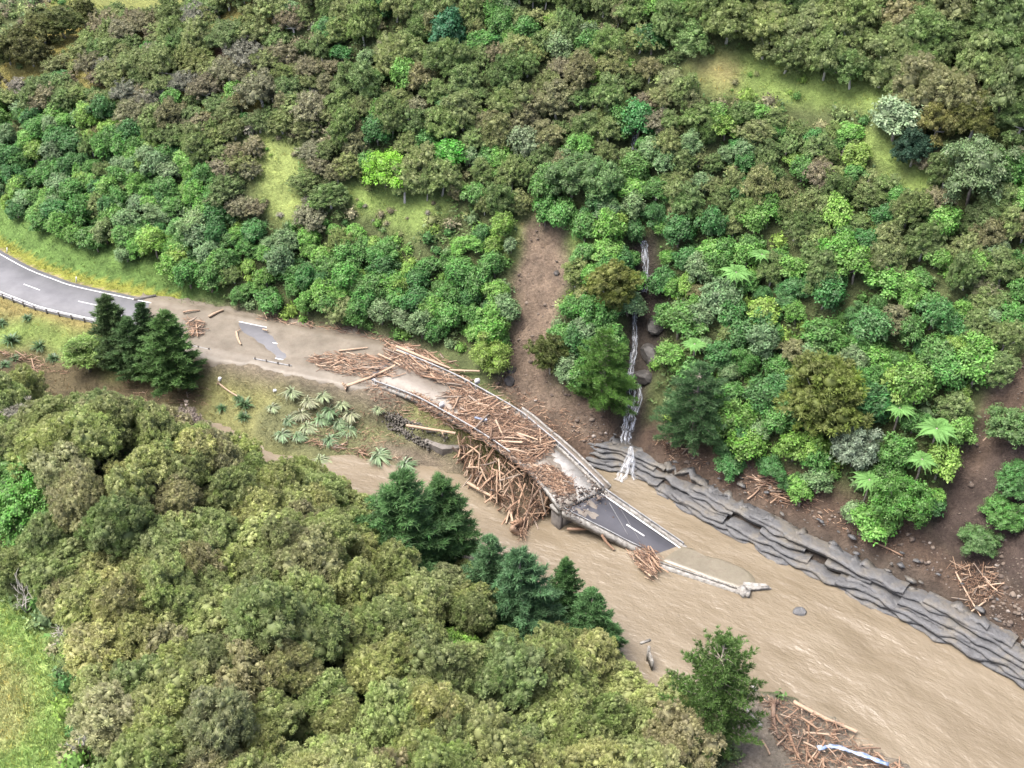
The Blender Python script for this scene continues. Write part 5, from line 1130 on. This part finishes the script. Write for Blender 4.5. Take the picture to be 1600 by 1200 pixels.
# ---- scattered forest
Z = [  # (name, polygon, mixture [(kind, palette, weight, Rmin, Rmax, Hfactor)])
    ('the roadside bush left of the landslide', [(-160, 150), (120, 140), (230, 190), (330, 250), (390, 330), (440, 345), (500, 330), (560, 345), (650, 380), (720, 350), (800, 320), (800, 400), (792, 520), (735, 548), (690, 545), (560, 516), (420, 486), (280, 450), (190, 424), (100, 395), (0, 335), (-160, 270)], [('broad', GREEN_, 10, 1.15, 2.15, 2.0), ('scrub', OLIVE, .6, 1.4, 2.2, 1.6)]),
    ('the brown scrub slope at upper left', [(-160, 150), (-160, 110), (0, 80), (160, -10), (300, -60), (480, -60), (540, 120), (510, 300), (470, 330), (440, 200), (400, 200), (390, 330), (330, 250), (230, 190), (120, 140)], [('scrub', BROWN, 9, 1.8, 3.2, 1.4), ('teah', OLIVE, 2, 1.6, 2.6, 1.9), ('broad', GREEN_, .8, 1.2, 1.8, 1.8)]),
    ('the upper middle hillside', [(480, -60), (1060, -60), (1080, 90), (1060, 140), (1000, 240), (860, 250), (820, 320), (700, 300), (580, 285), (500, 300), (540, 120)], [('teah', OLIVE, 8, 1.9, 3.1, 2.0), ('scrub', BROWN, 2, 1.4, 2.2, 1.7), ('broad', GREEN_, 2.2, 1.3, 2.2, 2.0)]),
    ('the big stand along the upper right ridge', [(1060, -60), (1520, -60), (1640, 60), (1700, 160), (1700, 200), (1590, 180), (1450, 150), (1390, 130), (1290, 100), (1150, 75), (1080, 85)], [('teah', OLIVE, 10, 2.6, 4.0, 2.0)]),
    ('the right scrub slope', [(1060, 140), (1120, 140), (1260, 170), (1370, 175), (1420, 200), (1700, 215), (1700, 520), (1600, 510), (1480, 420), (1300, 380), (1100, 330), (1020, 300), (1000, 240)], [('teah', OLIVE, 6, 1.5, 2.5, 2.0), ('scrub', BROWN, 2.5, 1.3, 2.0, 1.7), ('broad', GREEN_, 3.5, 1.3, 2.1, 2.0)]),
    ('the lush forest right of the waterfall', [(1020, 300), (1100, 330), (1300, 380), (1480, 420), (1600, 510), (1560, 570), (1520, 630), (1480, 700), (1465, 800), (1430, 832), (1370, 802), (1280, 766), (1200, 724), (1120, 706), (1040, 660), (1045, 560), (1040, 420)], [('broad', GREEN_, 10, 1.2, 2.5, 2.0), ('round', GREEN_, 2, 1.2, 2.0, 1.9), ('teah', OLIVE, 1.0, 1.6, 2.5, 2.0)]),
    ('the trees between landslide and waterfall', [(800, 320), (860, 250), (1000, 240), (1000, 400), (985, 480), (975, 580), (930, 625), (885, 600), (870, 540), (890, 470), (900, 400), (885, 320)], [('broad', GREEN_, 10, 1.5, 2.4, 2.0), ('teah', OLIVE, 1.5, 1.8, 2.6, 2.0)]),
    ('the near olive stand', [(-120, 590), (60, 600), (200, 618), (330, 650), (450, 712), (540, 758), (640, 815), (750, 880), (900, 945), (980, 1000), (1050, 1050), (1075, 1120), (1060, 1300), (200, 1300), (170, 1150), (140, 1070), (122, 1000), (75, 935), (20, 890), (-120, 860)], [('tea', NEARC, 10, 2.1, 3.3, 2.4)]),
]
NOCROWN = [[(-10, 885), (55, 890), (62, 960), (-10, 965)], [(1062, 85), (1150, 68), (1300, 98), (1395, 130), (1385, 182), (1260, 180), (1105, 162)], [(505, 285), (580, 278), (705, 290), (708, 355), (630, 385), (545, 345)], [(1330, 185), (1410, 205), (1420, 290), (1350, 250)], [(-20, 115), (0, 66), (60, 32), (125, -8), (200, -10), (105, 88), (0, 158)], [(1565, -60), (1660, -60), (1660, 60), (1610, 45)], [(400, 195), (450, 190), (472, 250), (482, 330), (445, 350), (402, 320)], [(515, 290), (580, 284), (700, 296), (702, 348), (630, 378), (555, 338)], [(1072, 92), (1150, 80), (1290, 110), (1385, 138), (1370, 175), (1260, 172), (1115, 155)], [(1345, 195), (1400, 215), (1405, 280), (1360, 240)],
           [(0, 715), (70, 725), (85, 790), (60, 840), (0, 830)], [(680, 985), (745, 985), (750, 1035), (690, 1035)], SLIP, [(992, 405), (1024, 400), (1026, 540), (1004, 630), (966, 645), (984, 560)], [(975, 200), (1005, 195), (1005, 240), (980, 245)], [(1430, 240), (1490, 265), (1460, 310), (1410, 300)]]
cell = {}; CS = 4.0
def free(x, y, R, k):
    i, j = int(x // CS), int(y // CS)
    for a in range(i - 3, i + 4):
        for b_ in range(j - 3, j + 4):
            for (u, v, q) in cell.get((a, b_), ()):
                if (u - x) ** 2 + (v - y) ** 2 < (k * (R + q)) ** 2: return False
    return True
def occupy(x, y, R): cell.setdefault((int(x // CS), int(y // CS)), []).append((x, y, R))
for t in TREES: occupy(t[0].location.x, t[0].location.y, t[2])
rr = np.random.default_rng(5)
NC = 34000
cxs = rr.uniform(-135, 100, NC); cys = rr.uniform(45, 225, NC); czs = hz(cxs, cys)
zonecount = {}; KCOUNT = {}
cpx_, cpy_ = proj(cxs, cys, czs + 4.0); czone = np.full(NC, -1)
for zi in range(len(Z) - 1, -1, -1): czone[inpoly(cpx_, cpy_, Z[zi][1])] = zi
cnear = polydist(cxs, cys, [tuple(p) for p in RC])[0] < 0; cdb = polydist(cxs, cys, BXY)[0]
for x, y, z, zi, isn, dist_b in zip(cxs, cys, czs, czone, cnear, cdb):
    if z < -5.2 or zi < 0: continue
    name, poly, mixt = Z[zi]
    near_ = 'near olive' in name
    if near_ != isn: continue
    kind, pal, _, r0, r1, hf = random.choices(mixt, [m[2] for m in mixt])[0]
    R = random.uniform(r0, r1) * (1.0 if random.random() < .8 else .75); Hh = R * hf * random.uniform(.75, 1.35)
    cpx, cpy = proj(x, y, z + Hh * .65)
    if not (-45 < cpx < 1645 and -45 < cpy < 1240): continue
    if any(_in1(cpx, cpy, q) for q in NOCROWN): continue
    if not near_ and dist_b < (-1.8 if x > 22 else 1.2): continue
    if kind != 'scrub' and KCOUNT.get((kind in ('broad', 'round', 'large'), R < (1.7 if kind in ('broad', 'round') else 2.35)), 0) >= 285: continue
    if kind == 'scrub' and KCOUNT.get('scrub', 0) >= 285: continue
    kf = .44 if kind in ('broad', 'round') else .55 if near_ else .48
    if not free(x, y, R, kf): continue
    occupy(x, y, R); KCOUNT[kind] = KCOUNT.get(kind, 0) + 1; kk_ = (kind in ('broad', 'round', 'large'), R < (1.7 if kind in ('broad', 'round') else 2.35)); KCOUNT[kk_] = KCOUNT.get(kk_, 0) + (kind != 'scrub')
    nz_ = float(vnoise(x * .13 + 31, y * .13))
    if pal is GREEN_: c, tone = random.choices(GREEN_, (5, 2 + 3 * nz_, 4 - 2 * nz_, 2.2, .8))[0]
    elif pal is OLIVE: c, tone = random.choices(OLIVE, (4, 2.5, 3, 1.2))[0]
    elif pal is NEARC: c, tone = random.choices(NEARC, (4, 3.4, 1.3, 1.4, 2))[0]
    else: c, tone = random.choices(BROWN, (1.4, 2.2, 4, .9, 4.5))[0]
    tree(kind, (x, y, z - .1), R, Hh, c, None, name, 'bush' if kind == 'scrub' else 'tree', None, tone); zonecount[name, kind] = zonecount.get((name, kind), 0) + 1
import time; print('TREES', time.perf_counter(), len(TREES), zonecount, KCOUNT)
# labels: look first, then the neighbours one can find, then the order among those that look alike
LM = {'the near olive stand': [((60, 1000), 'beside the grass paddock'), ((650, 830), 'behind the dark riverside pines'), ((100, 640), 'near the grey bushes at left'), ((720, 1010), 'around the bright shrub gap'), ((1080, 1130), 'beside the big old pine'), ((350, 680), 'along the near ridge below the road'), ((330, 900), 'in the middle of the near stand'), ((420, 1150), 'along the bottom edge'), ((900, 980), 'on the near bank by the water'), ((600, 1130), 'below the bright shrub gap')],
      'the roadside bush left of the landslide': [((60, 330), 'above the bend of the road'), ((300, 420), 'behind the roadside pines'), ((560, 490), 'above the silted road'), ((740, 480), 'left of the landslide'), ((100, 220), 'under the brown scrub at left'), ((440, 370), 'below the long grass strip'), ((660, 380), 'below the lime tree clearing'), ((300, 300), 'in the left bush middle')],
      'the brown scrub slope at upper left': [((60, 100), 'along the upper left grass ridge'), ((440, 250), 'left of the long grass strip'), ((250, 180), 'in the brown scrub middle'), ((400, 60), 'near the top edge at left'), ((60, 150), 'above the left green bush'), ((220, 60), 'right of the upper left ridge')],
      'the upper middle hillside': [((560, 220), 'near the lime bushy tree'), ((700, 60), 'near the blue green top tree'), ((980, 150), 'left of the upper gully'), ((820, 250), 'above the landslide'), ((900, 50), 'near the middle top edge'), ((520, 80), 'above the long grass strip')],
      'the big stand along the upper right ridge': [((1120, 50), 'above the dry clearing'), ((1300, 60), 'in the upper right stand'), ((1560, 120), 'at the upper right edge'), ((1430, 40), 'below the far green field')],
      'the right scrub slope': [((1060, 250), 'right of the upper gully'), ((1200, 220), 'below the dry clearing'), ((1350, 260), 'in the right scrub middle'), ((1420, 330), 'among the right grass patches'), ((1580, 380), 'at the right edge in scrub'), ((1180, 330), 'just above the lush forest')],
      'the lush forest right of the waterfall': [((1060, 480), 'right of the dark gully'), ((1150, 430), 'around the fern star'), ((1290, 600), 'around the yellowish olive tree'), ((1480, 520), 'below the right scrub'), ((1450, 690), 'near the largest fern'), ((1120, 680), 'near the wispy conifer'), ((1380, 770), 'above the far bank'), ((1300, 430), 'in the lush forest middle')],
      'the trees between landslide and waterfall': [((900, 300), 'near the feathery trees'), ((980, 350), 'left of the gully'), ((900, 420), 'right of the landslide'), ((930, 600), 'at the tall bright pine')]}
ORD = ['leftmost', 'second from left', 'third from left', 'fourth from left', 'fifth from left', 'sixth from left', 'seventh from left', 'eighth from left', 'ninth from left', 'tenth from left']
def order_words(n_):
    if n_ == 1: return ['']
    if n_ == 2: return [', left one', ', right one']
    h = (n_ + 1) // 2; return [', ' + (ORD[k] if k < h else ORD[n_ - 1 - k].replace('left', 'right')) if min(k, n_ - 1 - k) < 10 else '' for k in range(n_)]
def number_labels(byl):
    for lab, ts_ in byl.items():
        ts_.sort(key=lambda t: t[0])
        for w, (_, o) in zip(order_words(len(ts_)), ts_): o['label'] = lab + w
KW = {'tea': 'bushy tree', 'teah': 'bushy tree', 'scrub': 'scrub bush', 'broad': 'leafy tree', 'round': 'round leafy tree'}
byl = {}
for t in TREES:
    if t[6]: continue
    e, kind, R, px, py, tone, _ = t; name = e['group']; size = {'tea': ((2.2, 'small'), (3.0, 'mid-sized'), (9, 'large')), 'teah': ((2.2, 'small'), (3.0, 'mid-sized'), (9, 'large')), 'scrub': ((1.7, 'small'), (2.2, 'mid-sized'), (9, 'wide')), 'broad': ((1.6, 'small'), (1.95, 'mid-sized'), (9, 'large')), 'round': ((9, 'neat'),)}[kind]
    sz = next(w for q, w in size if R <= q); lmk = min(LM[name], key=lambda q: (q[0][0] - px) ** 2 + (q[0][1] - py) ** 2)[1]
    byl.setdefault('%s %s %s %s' % (sz, tone, KW[kind], lmk), []).append((px, e))
    e['group'] = '%s of %s' % ({'tea': 'bushy trees', 'teah': 'bushy trees', 'scrub': 'scrub bushes', 'broad': 'leafy trees', 'round': 'round leafy trees'}[kind], name)
number_labels(byl)
byl = {}
for o, L, px, py, t in LOGS:
    if o.get('group'): byl.setdefault('%s %s %s' % (SIZES(L), WOODC[t][1], o['group']), []).append((px, o))
number_labels(byl)
# ---- undergrowth and grass
def scatter(npts, region, test):
    x = rr.uniform(region[0], region[1], npts); y = rr.uniform(region[2], region[3], npts); z = hz(x, y); px, py = proj(x, y, z)
    m = (px > -120) & (px < 1720) & (py > -60) & (py < 1280) & (z > -5.6) & test(x, y); return x[m], y[m], z[m]
def forest(x, y):
    c, g, s_ = gcol_at(x, y); d, _ = polydist(x, y, BXY); n_ = polydist(x, y, [tuple(p) for p in RC])[0] < 0; return (g < .35) & (s_ < .3) & ((d > .5) | n_)
x, y, z = scatter(40000, (-135, 100, 45, 225), forest)
keepn = fbm(x * .2, y * .2, 2) > .34; x, y, z = x[keepn], y[keepn], z[keepn]
F = Foliage(900); n_ = 5; k = len(x); c = np.stack([x, y, z], 1); hgt = rr.uniform(.2, 1.3, k) ; c[:, 2] += hgt
d = nrm(rr.normal(0, 1, (k * n_, 3)) * np.array([1, 1, .4])); cv = rr.beta(2, 2.5, k); F.leaves(np.repeat(c, n_, 0) + rr.normal(0, .22, (k * n_, 3)), d, nrm(np.array([0, 0, 1.0]) + rr.normal(0, .4, (k * n_, 3))), rr.uniform(.35, .75, k * n_), rr.uniform(.2, .4, k * n_), np.repeat(cv, n_), np.repeat(rr.random(k), n_))
fx, fy, fz = scatter(15000, (-140, 105, 45, 228), forest)
gxs, gys, gzs = scatter(9000, (-140, 105, 100, 228), lambda x, y: (gcol_at(x, y)[1] > .3) & (polydist(x, y, BXY)[0] > 3))
sel = fbm(gxs * .35, gys * .35, 3) > .5; gxs, gys, gzs = gxs[sel], gys[sel], gzs[sel]; nf_ = len(fx); fx, fy, fz = np.concatenate([fx, gxs]), np.concatenate([fy, gys]), np.concatenate([fz, gzs])
TPL = []
for q in range(5):
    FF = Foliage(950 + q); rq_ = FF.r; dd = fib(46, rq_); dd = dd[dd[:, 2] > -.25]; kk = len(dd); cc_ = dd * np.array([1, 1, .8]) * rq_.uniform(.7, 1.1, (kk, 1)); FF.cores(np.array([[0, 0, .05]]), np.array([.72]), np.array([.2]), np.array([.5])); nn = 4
    dl = nrm(np.repeat(dd, nn, 0) * .4 + rq_.normal(0, .8, (kk * nn, 3))); FF.leaves(np.repeat(cc_, nn, 0), dl, nrm(np.repeat(dd, nn, 0) + np.array([0, 0, .6]) + rq_.normal(0, .35, (kk * nn, 3))), rq_.uniform(.25, .42, kk * nn), rq_.uniform(.12, .24, kk * nn), np.repeat(rq_.random(kk), nn), np.zeros(kk * nn))
    TPL.append((np.concatenate(FF.V), np.concatenate(FF.Q), np.concatenate(FF.T), np.concatenate(FF.v)))
bV, bQ, bT, bC, bn = [], [], [], [], 0
fpx, fpy = proj(fx, fy, fz + .8); fz_ = np.full(len(fx), -1)
for zi in range(len(Z) - 1, -1, -1): fz_[inpoly(fpx, fpy, Z[zi][1])] = zi
for fi_n, (x_, y_, z_, zi) in enumerate(zip(fx, fy, fz, fz_)):
    R_ = random.uniform(.7, 1.35) if fi_n < nf_ else random.uniform(.25, .75)
    if not free(x_, y_, R_ * .6, .5): continue
    occupy(x_, y_, R_ * .8); v_, q_, t_, w_ = TPL[random.randrange(5)]; a_ = random.random() * 6.28; ca, sa = math.cos(a_), math.sin(a_)
    pal_ = NEARC if zi == 7 else BROWN if zi == 1 else OLIVE if zi in (2, 3) else GREEN_ if zi in (0, 5, 6) else random.choice((OLIVE, BROWN, GREEN_))
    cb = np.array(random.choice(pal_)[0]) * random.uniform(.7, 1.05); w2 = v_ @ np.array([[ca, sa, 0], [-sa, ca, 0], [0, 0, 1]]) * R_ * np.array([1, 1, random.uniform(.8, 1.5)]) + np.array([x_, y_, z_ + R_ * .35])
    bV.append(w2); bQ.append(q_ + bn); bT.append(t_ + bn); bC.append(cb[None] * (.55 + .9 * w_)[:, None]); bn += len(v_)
print('FILL', len(bV))
FILLMESH = (np.concatenate(bV), np.concatenate(bQ), np.concatenate(bT), np.concatenate(bC))
ug = link('undergrowth', F.mesh('undergrowth', M['broad']), color=(.10, .16, .05)); tag(ug, 'low leafy undergrowth covering the ground between the trees', 'undergrowth', kind='stuff')
def grassmat():
    m, nt, b, out = new_mat('grass_blades'); cc = attr(nt, 'gc', 'Color'); nt.links.new(cc, b.inputs['Base Color']); b.inputs['Roughness'].default_value = .7; b.inputs['Specular IOR Level'].default_value = .2
    tr = N(nt, "ShaderNodeBsdfTranslucent"); ms = N(nt, "ShaderNodeMixShader"); ms.inputs[0].default_value = .25; nt.links.new(cc, tr.inputs[0]); nt.links.new(b.outputs[0], ms.inputs[1]); nt.links.new(tr.outputs[0], ms.inputs[2]); nt.links.new(ms.outputs[0], out.inputs[0]); return m
M['grass'] = grassmat()
def offroad(x, y): return ~(np.abs(polydist(x, y, ROADXY)[0]) < 4.9)
x, y, z = scatter(90000, (-135, 100, 40, 235), lambda x, y: (gcol_at(x, y)[1] > .3) & offroad(x, y))
x2, y2, z2 = scatter(26000, (-62, -30, 50, 95), lambda x, y: (gcol_at(x, y)[1] > .3)); x, y, z = np.concatenate([x, x2]), np.concatenate([y, y2]), np.concatenate([z, z2])
tag(link('understorey', mesh_np('understorey', *FILLMESH[:3], M['grass'], {'gc': FILLMESH[3]})), 'low mixed bushes filling the gaps between the trees', 'bushes', kind='stuff')
k = len(x); n_ = 5; L = rr.uniform(.25, .65, k) * (.6 + .8 * fbm(x * .4, y * .4, 2)); c = np.repeat(np.stack([x, y, z - .03], 1), n_, 0) + rr.normal(0, .14, (k * n_, 3)) * np.array([1, 1, 0])
d = nrm(np.array([0, 0, 1.0]) + rr.normal(0, .5, (k * n_, 3))); gc = gcol_at(x, y)[0] * rr.uniform(.7, 1.45, (k, 1)) * np.array([1, 1, 1]); gc = np.where(rr.random((k, 1)) < .18, gc * np.array([1.35, 1.1, .9]), gc)
F = Foliage(901); F.leaves(c, d, nrm(rr.normal(0, 1, d.shape)), np.repeat(L, n_) * rr.uniform(.7, 1.2, k * n_), rr.uniform(.05, .11, k * n_), np.zeros(k * n_), np.zeros(k * n_))
me = mesh_np('grass', np.concatenate(F.V), np.concatenate(F.Q), None, M['grass'], {'gc': np.repeat(np.repeat(gc, n_, 0), 4, 0)})
tag(link('grass', me), 'rough grass on clearings, verges, banks and the near paddock', 'grass', kind='stuff')
print('GRASS', k, 'UNDER', len(ug.data.polygons))
